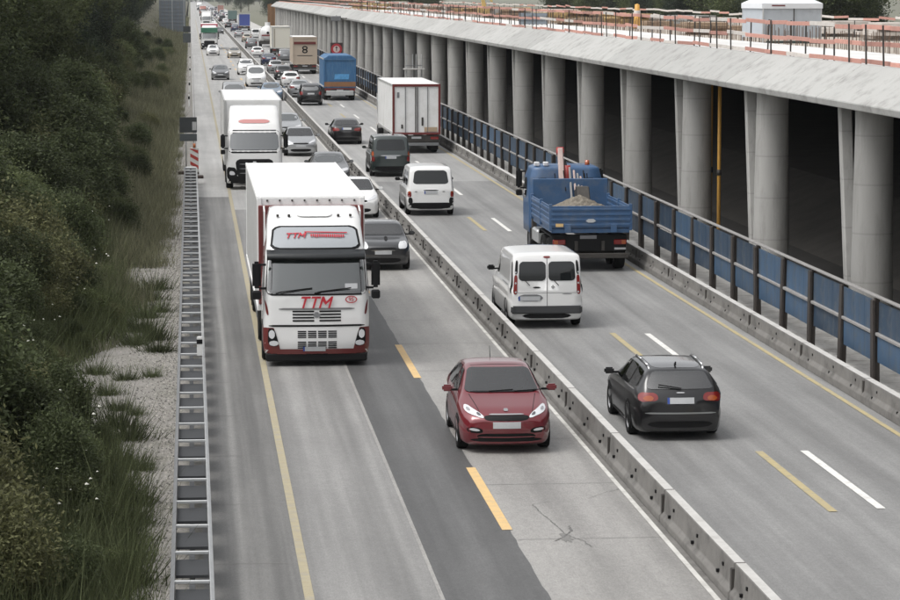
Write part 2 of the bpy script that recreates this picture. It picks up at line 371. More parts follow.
rprof = [(-.16, .0), (-.16, .16), (-.10, .26), (-.085, .52), (.10, .52), (.12, .0)]
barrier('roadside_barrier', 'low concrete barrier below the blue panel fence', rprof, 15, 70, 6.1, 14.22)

# ------------------------------------------------------------------ blue panel fence
FX, FS = 14.93, 3.22
fence = thing('panel_fence', 'blue metal panel fence on dark posts below the concrete gallery', 'fence', (FX, 0, 0))
pm = MB(); pm.box(-.055, .055, -.06, .06, -.2, 2.0); pm.box(-.12, -.055, -.12, .12, -.2, 1.96)
pm = pm.mesh('post', M_post, bev=.008)
bm_ = MB()
pr = []                                            # trapezoidal sheet ribs
nr = 16
for i in range(nr * 2 + 1):
    yy = .12 + (FS - .24) * i / (nr * 2)
    pr.append((yy, .02 if i % 2 else -.02))
vs_ = [(x, y, z) for (y, x) in pr for z in (.46, 1.93)]
bm_.add(vs_, [(2 * i, 2 * i + 2, 2 * i + 3, 2 * i + 1) for i in range(len(pr) - 1)])
panel_lo = MB(); panel_hi = MB()
for tgt, z0, z1 in ((panel_lo, .62, 1.18), (panel_hi, 1.24, 1.92)):
    tgt.box(-.018, .018, .13, FS - .13, z0, z1)
    for i in (2, 4): tgt.box(-.022, -.016, .13 + (FS - .26) * i / 6 - .03, .13 + (FS - .26) * i / 6 + .03, z0 + .02, z1 - .02)
plm = panel_lo.mesh('panel', M_blue_p, bev=.005); phm = panel_hi.mesh('panel', M_blue_p, bev=.005)
rlm = MB().box(-.06, .03, .06, FS - .06, 1.175, 1.245).mesh('rail', M_rail_g, bev=.01)
trm = MB().box(-.07, .04, -.005, FS - .015, 2.003, 2.05).mesh('top_rail', M_rail_g, bev=.01)
rf = random.Random(5)
for k in range(96):
    y = 43.7 + k * FS
    obj('post', pm, fence, (0, y, 0), (0, rf.uniform(-.02, .02), 0))
    obj('panel', plm, fence, (.0, y, rf.uniform(-.05, .03)), (rf.uniform(-.006, .006), rf.uniform(-.02, .02), 0))
    obj('panel', phm, fence, (.0, y, 0), (0, rf.uniform(-.02, .02), 0))
    obj('rail', rlm, fence, (-.02, y, 0)); obj('top_rail', trm, fence, (0, y, 0))

# ------------------------------------------------------------------ gallery (columns, fascia, deck)
GX, GD, GY, GN = 17.35, 12.60, 70.2, 40
gal = thing('concrete_gallery', 'long grey concrete gallery on round columns under construction', 'gallery', (0, 0, 0))
cm = MB(); n = 20; rings = [(-.6, .54), (0, .53), (5.3, .46), (5.75, .47)]
vv = []
for z, r in rings:
    for k in range(n):
        a = k * 2 * math.pi / n; vv.append((math.cos(a) * r * 1.05, math.sin(a) * r, z))
cm.add(vv, [(j * n + k, j * n + (k + 1) % n, (j + 1) * n + (k + 1) % n, (j + 1) * n + k) for j in range(3) for k in range(n)])
cme = cm.mesh('column', M_pier, smooth=True)
fm = MB()                                           # slim fin beside the column, a recessed web between them
def finring(z, yc): return [(-.36, yc - .16, z), (-.04, yc - .16, z), (-.04, yc + .16, z), (-.36, yc + .16, z)]
fv = finring(-.3, 1.15) + finring(5.75, 2.45)
fm.add(fv, [(k, (k + 1) % 4, 4 + (k + 1) % 4, 4 + k) for k in range(4)])
fme = fm.mesh('fin', M_pier, bev=.03)
fp = MB(); fp.prism([(16.45, 5.72), (16.40, 5.90), (17.62, 6.74), (17.95, 6.74), (17.95, 5.72)], 'y', 0, GD - .09)
fpm = fp.mesh('fascia_panel', M_fascia, bev=.02)
for k in range(-2, GN):
    y = GY + k * GD
    c = obj('column', cme, gal, (GX, y, 0)); 
    obj('fin', fme, c)
    obj('fascia_panel', fpm, gal, (0, y + 2.6, 0))
GEND = GY + GN * GD
part('deck_slab', MB().add([(17.95, 30, 5.9), (48, 30, 5.9), (48, GEND, 5.9), (17.95, GEND, 5.9), (17.95, 30, 6.70), (24.2, 30, 6.52), (24.2, GEND, 6.52), (17.95, GEND, 6.70)],
     [(0, 3, 2, 1), (4, 5, 6, 7), (0, 4, 7, 3)]), M_deck, gal)
part('rear_slab', MB().add([(24.2, 30, 6.48), (48, 30, 6.2), (48, GEND, 6.2), (24.2, GEND, 6.48)], [(0, 1, 2, 3)]), M_deckrear, gal)
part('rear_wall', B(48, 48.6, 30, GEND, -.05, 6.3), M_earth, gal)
part('light_block_wall', B(17.95, 48, 29.4, 30, -.05, 5.9), M_earth, gal)  # unseen wall added to stop light leaking into the gallery
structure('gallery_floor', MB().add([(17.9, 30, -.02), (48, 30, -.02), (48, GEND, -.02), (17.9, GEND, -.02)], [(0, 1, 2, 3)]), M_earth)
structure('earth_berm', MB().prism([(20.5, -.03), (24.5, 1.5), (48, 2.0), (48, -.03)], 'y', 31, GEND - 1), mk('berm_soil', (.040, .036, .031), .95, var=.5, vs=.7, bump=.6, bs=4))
for px_ in (711.0, 719.5):
    X_ = 18.0  # inside the gallery behind the third column
    Y_ = YX(px_, X_, 4)
    t = thing('steel_prop', 'orange steel prop %s inside the gallery' % ('left of the pair' if px_ < 715 else 'right of the pair'), 'prop', (X_, Y_, 0), group='orange props in the gallery')
    part('tube', MB().tube((0, 0, -.04), (0, 0, 5.85), .065, n=10), M_orange, t, smooth=True)
    part('base_plate', B(-.15, .15, -.15, .15, -.02, .03), M_orange, t, bev=.005)
    part('collar', MB().tube((0, 0, 2.4), (0, 0, 2.6), .085, n=10), M_steel_d, t, smooth=True)

# guard railing on the gallery's edge
gr = thing('edge_railing', 'red and white board railing along the edge of the gallery deck', 'railing', (18.05, 0, 0))
GP = 2.12
pmm = MB(); pmm.box(-.02, .02, -.025, .025, 6.60, 7.80); pmm.box(-.10, .12, -.04, .04, 6.66, 6.72); pmm = pmm.mesh('post', M_steel_d)
bdm = {}
for key, mt in (('r', M_redbd), ('w', M_whtbd)):
    bdm[key] = MB().box(-.055, -.025, 0, GP * 1.5 - .02, 0, .12).mesh('board', mt, bev=.004)
rg = random.Random(11)
for k in range(120): obj('post', pmm, gr, (0, 50 + k * GP, 0), (rg.uniform(-.03, .03), rg.uniform(-.03, .03), 0))
mb2 = MB()
for k in range(120, 245): mb2.box(-.02, .02, 50 + k * GP - .02, 50 + k * GP + .02, 6.6, 7.8)
o = part('far_posts', mb2, M_steel_d, gr); o['kind'] = 'stuff'
for lv, z in enumerate((6.74, 7.22, 7.66)):
    for k in range(95):
        red = rg.random() < (.82 if lv else .72)
        obj('board', bdm['r' if red else 'w'], gr, (0, 49 + k * GP * 1.5, z + rg.uniform(-.025, .025)), (rg.uniform(-.012, .012), 0, rg.uniform(-.004, .004)))
mb2 = MB()
for k in range(95, 165):
    for z in (6.74, 7.22, 7.66): mb2.box(-.055, -.025, 49 + k * GP * 1.5, 49 + (k + 1) * GP * 1.5 - .04, z, z + .14)
o = part('far_boards', mb2, M_redbd, gr); o['kind'] = 'stuff'

# rear edge railing and starter bars on the deck
gr2 = thing('rear_railing', 'pale board railing along the far side of the gallery deck', 'railing', (33.5, 0, 0))
for k in range(70): obj('post', pmm, gr2, (0, 90 + k * 5.0, -.30))
for z in (6.95, 7.35):
    for k in range(90):
        obj('board', bdm['w' if rg.random() < .6 else 'r'], gr2, (0, 90 + k * 3.2, z - .05 + rg.uniform(-.06, .06)), (rg.uniform(-.02, .02), 0, 0))
rb = MB()
for k in range(1500):
    y = 95 + k * .30 + rg.uniform(-.05, .05); x = 24.6 + rg.uniform(-.1, .1) + (.6 if k % 3 == 0 else 0)
    h = 6.48 + rg.uniform(.55, .85)
    rb.add([(x - .012, y, 6.40), (x + .012, y, 6.40), (x + .012, y + .01, h), (x - .012, y + .01, h), (x, y + .014, 6.4), (x, y + .014, h)], [(0, 1, 2, 3), (1, 4, 5, 2), (4, 0, 3, 5)])
o = tag(part('starter_bars', rb, mk('rusty_rebar', (.13, .085, .06), .8, var=.3), None), 'thin upright starter bars in rows on the deck', 'rebar'); o['kind'] = 'stuff'

# ------------------------------------------------------------------ vehicles
CACHE = {}
def cached(key, fn):
    if key not in CACHE: CACHE[key] = fn()
    return CACHE[key]
def wheel(parent, x, y, r, wd, side, rim=None, truck=False):
    """side +1: outer face towards +x"""
    rim = rim or M_rim
    def ty():
        b = MB(); b.lathe_x([(-wd, r * .62), (-wd, r * .93), (-wd * .8, r), (-wd * .15, r), (0, r * .93), (-.005, r * .64), (-.03, r * .62)], 28)
        return b.mesh('tyre', M_rub, smooth=True)
    def rm():
        b = MB(); b.lathe_x([(-wd * .9, r * .62), (-.03, r * .63), (-.012, r * .61), (-.03, r * .56), (-.09, r * .53), (-.10, r * .18)], 28)
        for k in range(5):
            a = k * 2 * math.pi / 5
            c, s_ = math.cos(a), math.sin(a); t = (-s_, c)
            p = [(r * .12 * c + r * .09 * t[0], r * .12 * s_ + r * .09 * t[1]), (r * .59 * c + r * .06 * t[0], r * .59 * s_ + r * .06 * t[1]),
                 (r * .59 * c - r * .06 * t[0], r * .59 * s_ - r * .06 * t[1]), (r * .12 * c - r * .09 * t[0], r * .12 * s_ - r * .09 * t[1])]
            b.prism(p, 'x', -.06, -.022)
        b.lathe_x([(-.07, r * .18), (-.02, r * .16), (-.015, 0.001)], 12)
        return b.mesh('rim', rim)
    w_ = obj('wheel', None, parent, (x, y, r), (0, 0, 0 if side > 0 else math.pi))
    obj('tyre', cached(('ty', r, wd), ty), w_); obj('rim', cached(('rm', r, wd, rim.name), rm), w_)
    return w_

class Shell:
    def __init__(s, me): 
        s.me = me; s.bvh = BVHTree.FromPolygons([v.co.copy() for v in me.vertices], [tuple(p.vertices) for p in me.polygons])
        co = [v.co for v in me.vertices]
        s.y0 = min(c.y for c in co); s.y1 = max(c.y for c in co)
    def hit(s, ax, a, b):
        if ax == 'F': o, d = Vector((a, 20, b)), Vector((0, -1, 0))
        elif ax == 'R': o, d = Vector((a, -20, b)), Vector((0, 1, 0))
        elif ax == 'S+': o, d = Vector((10, a, b)), Vector((-1, 0, 0))
        elif ax == 'S-': o, d = Vector((-10, a, b)), Vector((1, 0, 0))
        else: o, d = Vector((a, b, 10)), Vector((0, 0, -1))
        h = s.bvh.ray_cast(o, d)
        if h[0] is None:
            q = {'F': Vector((a, s.y1, b)), 'R': Vector((a, s.y0, b)), 'S+': Vector((1, a, b)), 'S-': Vector((-1, a, b)), 'T': Vector((a, b, 1.5))}[ax]
            h = s.bvh.find_nearest(q)
        p, nn = h[0], h[1]
        if nn.dot(d) > 0: nn = -nn
        return p, nn
    def patch(s, name, ax, q, mat, parent, n=8, m=5, off=.006, rnd=.35, mirror=False, ring=False):
        objs = []
        for sg in ((1, -1) if mirror else (1,)):
            vs = []
            for i in range(n + 1):
                for j in range(m + 1):
                    u, v = i / n, j / m
                    if rnd and i in (0, n) and j in (0, m):
                        u += (rnd / n) * (1 if i == 0 else -1); v += (rnd / m) * (1 if j == 0 else -1)
                    a = (1-u)*(1-v)*q[0][0] + u*(1-v)*q[1][0] + u*v*q[2][0] + (1-u)*v*q[3][0]
                    b = (1-u)*(1-v)*q[0][1] + u*(1-v)*q[1][1] + u*v*q[2][1] + (1-u)*v*q[3][1]
                    x2 = ax
                    if sg < 0:
                        if ax in 'FRT': a = -a
                        else: x2 = 'S-' if ax == 'S+' else 'S+'
                    p, nn = s.hit(x2, a, b); vs.append(p + nn * off)
            fl_ = 1 if (vs[m + 1] - vs[0]).cross(vs[m + 2] - vs[0]).dot(nn) >= 0 else -1      # panes face outwards
            b_ = MB(); b_.add(vs, [(i*(m+1)+j, (i+1)*(m+1)+j, (i+1)*(m+1)+j+1, i*(m+1)+j+1)[::fl_] for i in range(n) for j in range(m) if not ring or i in (0, n-1) or j in (0, m-1)])
            objs.append(obj(name, b_.mesh(name, mat, smooth=True), parent))
        return objs

def chaikin(pts, it):
    for _ in range(it):
        q = [pts[0]]
        for a, b in zip(pts[:-1], pts[1:]):
            q.append((a[0]*.75+b[0]*.25, a[1]*.75+b[1]*.25)); q.append((a[0]*.25+b[0]*.75, a[1]*.25+b[1]*.75))
        q.append(pts[-1]); pts = q
    return pts

CARS = {}
CARS['hatch'] = dict(L=4.31, top=[(0,.60),(.06,.72),(.35,.84),(.95,.98),(1.12,1.03),(1.95,1.40),(2.35,1.47),(3.0,1.46),(3.6,1.39),(3.78,1.34),(4.12,1.02),(4.24,.96),(4.31,.70)],
    belt=[(0,.58),(.3,.74),(1.0,.90),(2.0,.94),(3.4,1.0),(4.1,1.0),(4.31,.66)], wid=[(0,.70),(.12,.80),(.4,.865),(1,.89),(3.2,.89),(3.9,.86),(4.2,.79),(4.31,.74)],
    roof=[(0,.60),(1.1,.70),(1.95,.60),(2.5,.585),(3.6,.55),(4.1,.62),(4.31,.62)], bowf=.20, bowr=.12, wr=.315, wf=.90, wb=2.65,
    ws=[(-.72,1.035),(.72,1.035),(.585,1.40),(-.585,1.40)], rw=[(-.60,1.03),(.60,1.03),(.50,1.33),(-.50,1.33)],
    side=[[(1.52,1.0),(2.32,1.0),(2.32,1.37),(2.02,1.34)],[(2.40,1.0),(3.25,1.03),(3.22,1.36),(2.40,1.38)],[(3.30,1.04),(3.62,1.10),(3.52,1.28),(3.28,1.34)]],
    head=[(.42,.67),(.78,.78),(.76,.90),(.44,.74)], tail=[(.46,.80),(.83,.78),(.79,.98),(.50,.96)], plate=.50, rplate=.70)
CARS['estate'] = dict(L=4.70, top=[(0,.58),(.06,.69),(.4,.79),(1.2,.94),(1.35,.98),(2.2,1.37),(2.65,1.43),(3.7,1.42),(4.2,1.36),(4.30,1.32),(4.56,1.02),(4.64,.95),(4.70,.72)],
    belt=[(0,.56),(.3,.70),(1.2,.87),(2.0,.91),(3.6,.96),(4.5,.97),(4.70,.68)], wid=[(0,.70),(.12,.79),(.45,.865),(1.1,.885),(3.6,.885),(4.3,.86),(4.6,.80),(4.70,.76)],
    roof=[(0,.60),(1.3,.68),(2.2,.585),(2.8,.57),(4.15,.55),(4.5,.64),(4.70,.64)], bowf=.20, bowr=.12, wr=.325, wf=.93, wb=2.65,
    ws=[(-.68,.99),(.68,.99),(.56,1.36),(-.56,1.36)], rw=[(-.66,1.01),(.66,1.01),(.51,1.32),(-.51,1.32)],
    side=[[(1.78,.96),(2.52,.96),(2.52,1.34),(2.25,1.32)],[(2.60,.96),(3.40,.98),(3.40,1.34),(2.60,1.345)],[(3.48,.99),(4.22,1.04),(4.02,1.30),(3.48,1.335)]],
    head=[(.40,.64),(.78,.70),(.77,.80),(.42,.74)], tail=[(.42,.80),(.81,.77),(.79,.95),(.46,.945)], plate=.46, rplate=.74)
CARS['mini'] = dict(L=3.85, top=[(0,.66),(.05,.78),(.3,.88),(.95,.98),(1.1,1.02),(1.62,1.36),(1.95,1.415),(2.9,1.40),(3.35,1.33),(3.6,1.06),(3.78,.95),(3.85,.70)],
    belt=[(0,.64),(.3,.80),(1.0,.92),(2.0,.95),(3.3,.99),(3.7,.96),(3.85,.66)], wid=[(0,.70),(.12,.80),(.4,.85),(1,.865),(2.9,.865),(3.5,.83),(3.75,.77),(3.85,.72)],
    roof=[(0,.60),(1.05,.70),(1.62,.62),(2.0,.60),(3.2,.58),(3.6,.62),(3.85,.6)], bowf=.16, bowr=.12, wr=.31, wf=.72, wb=2.5,
    ws=[(-.68,1.04),(.68,1.04),(.59,1.34),(-.59,1.34)], rw=[(-.56,1.06),(.56,1.06),(.50,1.30),(-.50,1.30)],
    side=[[(1.42,1.0),(2.25,1.0),(2.25,1.33),(1.72,1.31)],[(2.33,1.0),(3.25,1.02),(3.10,1.29),(2.33,1.33)]],
    head=[(.46,.68),(.76,.70),(.74,.90),(.50,.88)], tail=[(.56,.72),(.80,.72),(.78,.94),(.56,.94)], plate=.52, rplate=.75)
CARS['sedan'] = dict(L=4.65, top=[(0,.58),(.06,.70),(.4,.80),(1.2,.95),(1.35,.99),(2.15,1.37),(2.6,1.44),(3.1,1.42),(3.5,1.36),(4.05,1.08),(4.2,1.06),(4.55,1.03),(4.60,.95),(4.65,.70)],
    belt=[(0,.56),(.3,.71),(1.2,.89),(2.0,.93),(3.6,.98),(4.5,.98),(4.65,.66)], wid=[(0,.70),(.12,.80),(.45,.88),(1.1,.90),(3.6,.90),(4.25,.87),(4.55,.80),(4.65,.74)],
    roof=[(0,.60),(1.3,.70),(2.2,.59),(2.8,.58),(3.5,.56),(4.1,.68),(4.65,.64)], bowf=.20, bowr=.14, wr=.325, wf=.92, wb=2.72,
    ws=[(-.69,1.0),(.69,1.0),(.565,1.37),(-.565,1.37)], rw=[(-.62,1.09),(.62,1.09),(.52,1.34),(-.52,1.34)],
    side=[[(1.78,.98),(2.52,.98),(2.52,1.36),(2.25,1.34)],[(2.60,.98),(3.45,1.0),(3.30,1.33),(2.60,1.36)]],
    head=[(.40,.66),(.80,.73),(.78,.84),(.42,.77)], tail=[(.40,.78),(.86,.76),(.83,.96),(.44,.93)], plate=.46, rplate=.84)
CARS['suv'] = dict(L=4.55, top=[(0,.72),(.05,.86),(.3,.98),(1.05,1.12),(1.2,1.17),(1.9,1.58),(2.3,1.67),(3.5,1.65),(4.05,1.56),(4.2,1.48),(4.42,1.12),(4.50,1.0),(4.55,.75)],
    belt=[(0,.70),(.3,.88),(1.1,1.04),(2.0,1.07),(3.6,1.10),(4.4,1.08),(4.55,.70)], wid=[(0,.74),(.12,.84),(.4,.90),(1,.915),(3.5,.915),(4.1,.88),(4.4,.82),(4.55,.78)],
    roof=[(0,.64),(1.15,.72),(1.9,.63),(2.5,.62),(4.0,.58),(4.4,.66),(4.55,.66)], bowf=.16, bowr=.12, wr=.35, wf=.90, wb=2.65,
    ws=[(-.71,1.19),(.71,1.19),(.61,1.57),(-.61,1.57)], rw=[(-.62,1.14),(.62,1.14),(.54,1.50),(-.54,1.50)],
    side=[[(1.62,1.13),(2.35,1.13),(2.35,1.55),(1.95,1.53)],[(2.43,1.13),(3.3,1.15),(3.3,1.55),(2.43,1.56)],[(3.38,1.16),(3.98,1.20),(3.88,1.48),(3.38,1.54)]],
    head=[(.46,.80),(.82,.84),(.80,.97),(.48,.92)], tail=[(.60,.82),(.85,.82),(.82,1.08),(.60,1.06)], plate=.58, rplate=.85)
CARS['trafic'] = dict(L=5.0, top=[(0,.78),(.05,.98),(.5,1.13),(.95,1.23),(1.75,1.84),(2.1,1.94),(2.6,1.97),(4.70,1.97),(4.88,1.945),(4.94,1.82),(4.985,1.2),(5.0,1.0)],
    belt=[(0,.74),(.3,.95),(1.0,1.10),(2.0,1.16),(4.9,1.16),(5.0,.95)], wid=[(0,.78),(.15,.88),(.5,.95),(1,.975),(4.6,.975),(4.85,.95),(4.95,.92),(5.0,.90)],
    roof=[(0,.66),(1.0,.80),(1.75,.82),(2.4,.845),(4.7,.845),(4.9,.84),(5.0,.84)], bowf=.22, bowr=.05, wr=.34, wf=.95, wb=3.1,
    ws=[(-.78,1.27),(.78,1.27),(.72,1.82),(-.72,1.82)], rw=None,
    side=[[(1.55,1.22),(2.25,1.20),(2.25,1.74),(1.95,1.72)]],
    head=[(.50,.78),(.86,.84),(.84,1.08),(.54,.98)], tail=None, plate=.55, rplate=None)
CARS['boxvan'] = dict(L=4.85, top=[(0,.72),(.05,.92),(.5,1.06),(.95,1.18),(1.75,1.80),(2.1,1.90),(2.6,1.94),(4.40,1.93),(4.58,1.88),(4.66,1.78),(4.80,1.15),(4.85,.95)],
    belt=[(0,.70),(.3,.90),(1.0,1.08),(2.0,1.12),(4.7,1.12),(4.85,.9)], wid=[(0,.76),(.15,.86),(.5,.92),(1,.945),(4.4,.945),(4.7,.92),(4.80,.89),(4.85,.87)],
    roof=[(0,.64),(1.0,.76),(1.75,.77),(2.4,.78),(4.4,.77),(4.7,.77),(4.85,.78)], bowf=.22, bowr=.06, wr=.325, wf=.92, wb=3.0,
    ws=[(-.74,1.22),(.74,1.22),(.66,1.77),(-.66,1.77)], rw=[(-.70,1.24),(.70,1.24),(.62,1.76),(-.62,1.76)],
    side=[[(1.55,1.18),(2.25,1.16),(2.25,1.70),(1.95,1.68)],[(2.38,1.16),(3.35,1.16),(3.35,1.70),(2.38,1.71)],[(3.48,1.16),(4.45,1.17),(4.38,1.68),(3.48,1.70)]],
    head=[(.50,.74),(.84,.78),(.82,.98),(.52,.92)], tail=[(.76,.74),(.90,.74),(.885,.96),(.76,.96)], plate=.52, rplate=.86)

def body_mesh(kind, mat, lod):
    s = CARS[kind]; L = s['L']
    dd = np.concatenate([np.linspace(0, .3, 10), np.linspace(.36, L - .36, 46 if lod else 24), np.linspace(L - .3, L, 10)])
    fine = np.linspace(0, L, 400)
    def sm(tab, ww=.10):
        y = np.interp(fine, *zip(*tab)); k = max(1, int(ww / L * 400)); yp = np.pad(y, k, mode='edge')
        ker = np.ones(2 * k + 1) / (2 * k + 1); y2 = np.convolve(yp, ker, 'valid')
        e = np.clip(np.minimum(fine, L - fine) / .10, 0, 1); y2 = y * (1 - e) + y2 * e
        return np.interp(dd, fine, y2)
    top, belt, wid, roof = sm(s['top'], .09), sm(s['belt'], .15), sm(s['wid'], .10), sm(s['roof'], .15)
    sill = .155 if kind not in ('suv', 'trafic', 'boxvan') else .21
    secs = []
    for i, d in enumerate(dd):
        W, zb, zt, wt = wid[i], min(belt[i], top[i] - .02), top[i], min(roof[i], wid[i] * .92)
        e = min(d, L - d); zs = sill + max(0, .12 - e) * .4
        wb = W * .945; g = zt - zb
        ps = [(0, zs), (W * .80, zs), (W * .95, zs + .03), (W * .985, zs + .16), (W, zs + (zb - zs) * .52), (W * .975, zs + (zb - zs) * .60), (W * .995, zb - .09), (W * .993, zb - .075), (W * .965, zb - .01),
              (wb, zb + min(.03, g * .3)), (wt + .035 + (wb - wt) * .10, zb + g * .84), (wt - .02, zb + g * .955), (wt * .62, zb + g * .99), (0, zt)]
        secs.append(chaikin(ps, 2 if lod else 1))
    n = len(secs[0]); wmax = max(wid)
    def place(x, z, d):
        y = L / 2 - d
        ef = max(0, 1 - d / 1.0) ** 1.5; er = max(0, 1 - (L - d) / .7) ** 1.5
        y -= s['bowf'] * ef * (x / wmax) ** 2; y += s['bowr'] * er * (x / wmax) ** 2
        lo = max(0, .48 - z)
        y -= ef * .35 * lo; y += er * .30 * lo
        return (x, y, z)
    V = []; F = []
    full = 2 * n - 1                                     # full section from right floor centre over roof to left
    for sec, d in zip(secs, dd):
        for k in range(n): V.append(place(sec[k][0], sec[k][1], d))
        for k in range(n - 2, -1, -1): V.append(place(-sec[k][0], sec[k][1], d))
    for i in range(len(dd) - 1):
        for k in range(full - 1): F.append((i * full + k, i * full + k + 1, (i + 1) * full + k + 1, (i + 1) * full + k))
    for i, d in ((0, 0.0), (len(dd) - 1, L)):
        sec = secs[i]; nc = 9; base = len(V)
        for k in range(n):
            for c in range(nc): V.append(place(sec[k][0] * (1 - 2 * c / (nc - 1)), sec[k][1], d))
        for k in range(n - 1):
            for c in range(nc - 1):
                q = (base + k * nc + c, base + k * nc + c + 1, base + (k + 1) * nc + c + 1, base + (k + 1) * nc + c)
                F.append(q if i else q[::-1])
    me = bpy.data.meshes.new('body'); me.from_pydata(V, [], F)
    bm = bmesh.new(); bm.from_mesh(me); bmesh.ops.remove_doubles(bm, verts=bm.verts, dist=.0008); bmesh.ops.recalc_face_normals(bm, faces=bm.faces)
    bm.to_mesh(me); bm.free()
    for p in me.polygons: p.use_smooth = True
    me.materials.append(mat); return me

def pane_mat():
    m = bpy.data.materials.new('clear_pane'); m.use_nodes = True; t = m.node_tree; n = t.nodes; L = t.links.new; n.remove(n['Principled BSDF'])
    tr = n.new('ShaderNodeBsdfTransparent'); tr.inputs[0].default_value = (.42, .47, .46, 1); gl = n.new('ShaderNodeBsdfGlossy'); gl.inputs['Roughness'].default_value = .03
    fr = n.new('ShaderNodeFresnel'); fr.inputs[0].default_value = 2.8; mx = n.new('ShaderNodeMixShader')
    L(fr.outputs[0], mx.inputs[0]); L(tr.outputs[0], mx.inputs[1]); L(gl.outputs[0], mx.inputs[2]); L(mx.outputs[0], n['Material Output'].inputs[0]); return m
M_pane = pane_mat()
M_trimg = mk('cabin_trim', (.030, .030, .030), .8); M_seat = mk('seat_fabric', (.10, .095, .09), .9, var=.15, vs=8)
def inside(q, a, b, kx, ky):
    cx = sum(p[0] for p in q) / 4; cy = sum(p[1] for p in q) / 4
    qq = [(cx + (p[0] - cx) * kx, cy + (p[1] - cy) * ky) for p in q]; sg = 0
    for i in range(4):
        p, r_ = qq[i], qq[(i + 1) % 4]; c = (r_[0] - p[0]) * (b - p[1]) - (r_[1] - p[1]) * (a - p[0])
        if c == 0: continue
        if sg == 0: sg = 1 if c > 0 else -1
        elif (c > 0) != (sg > 0): return False
    return True
def cut_openings(me, front=None, rear=None, sides=()):
    bm = bmesh.new(); bm.from_mesh(me); dl = []
    for f in bm.faces:
        c, nn = f.calc_center_median(), f.normal
        if front and nn.y > .15 and inside(front, c.x, c.z, .86, .74): dl.append(f)
        elif rear and nn.y < -.15 and inside(rear, c.x, c.z, .86, .74): dl.append(f)
        elif abs(nn.x) > .5 and any(inside(q, c.y, c.z, .80, .74) for q in sides): dl.append(f)
    bmesh.ops.delete(bm, geom=dl, context='FACES'); m2 = me.copy(); bm.to_mesh(m2); bm.free(); return m2
def mirror_part(root, mat, x, y, z, big=1.0):
    for sg in (1, -1):
        b = MB(); b.box(-.10 * big, .10 * big, -.05 * big, .05 * big, -.06 * big, .07 * big)
        o = obj('mirror', b.mesh('mirror', mat, smooth=False, bev=.03 * big, seg=2), root, (sg * (x + .13 * big), y, z))
        part('arm', MB().box(-sg * .20 * big, -sg * .05 * big, -.02, .02, -.05, -.01), M_black, o)

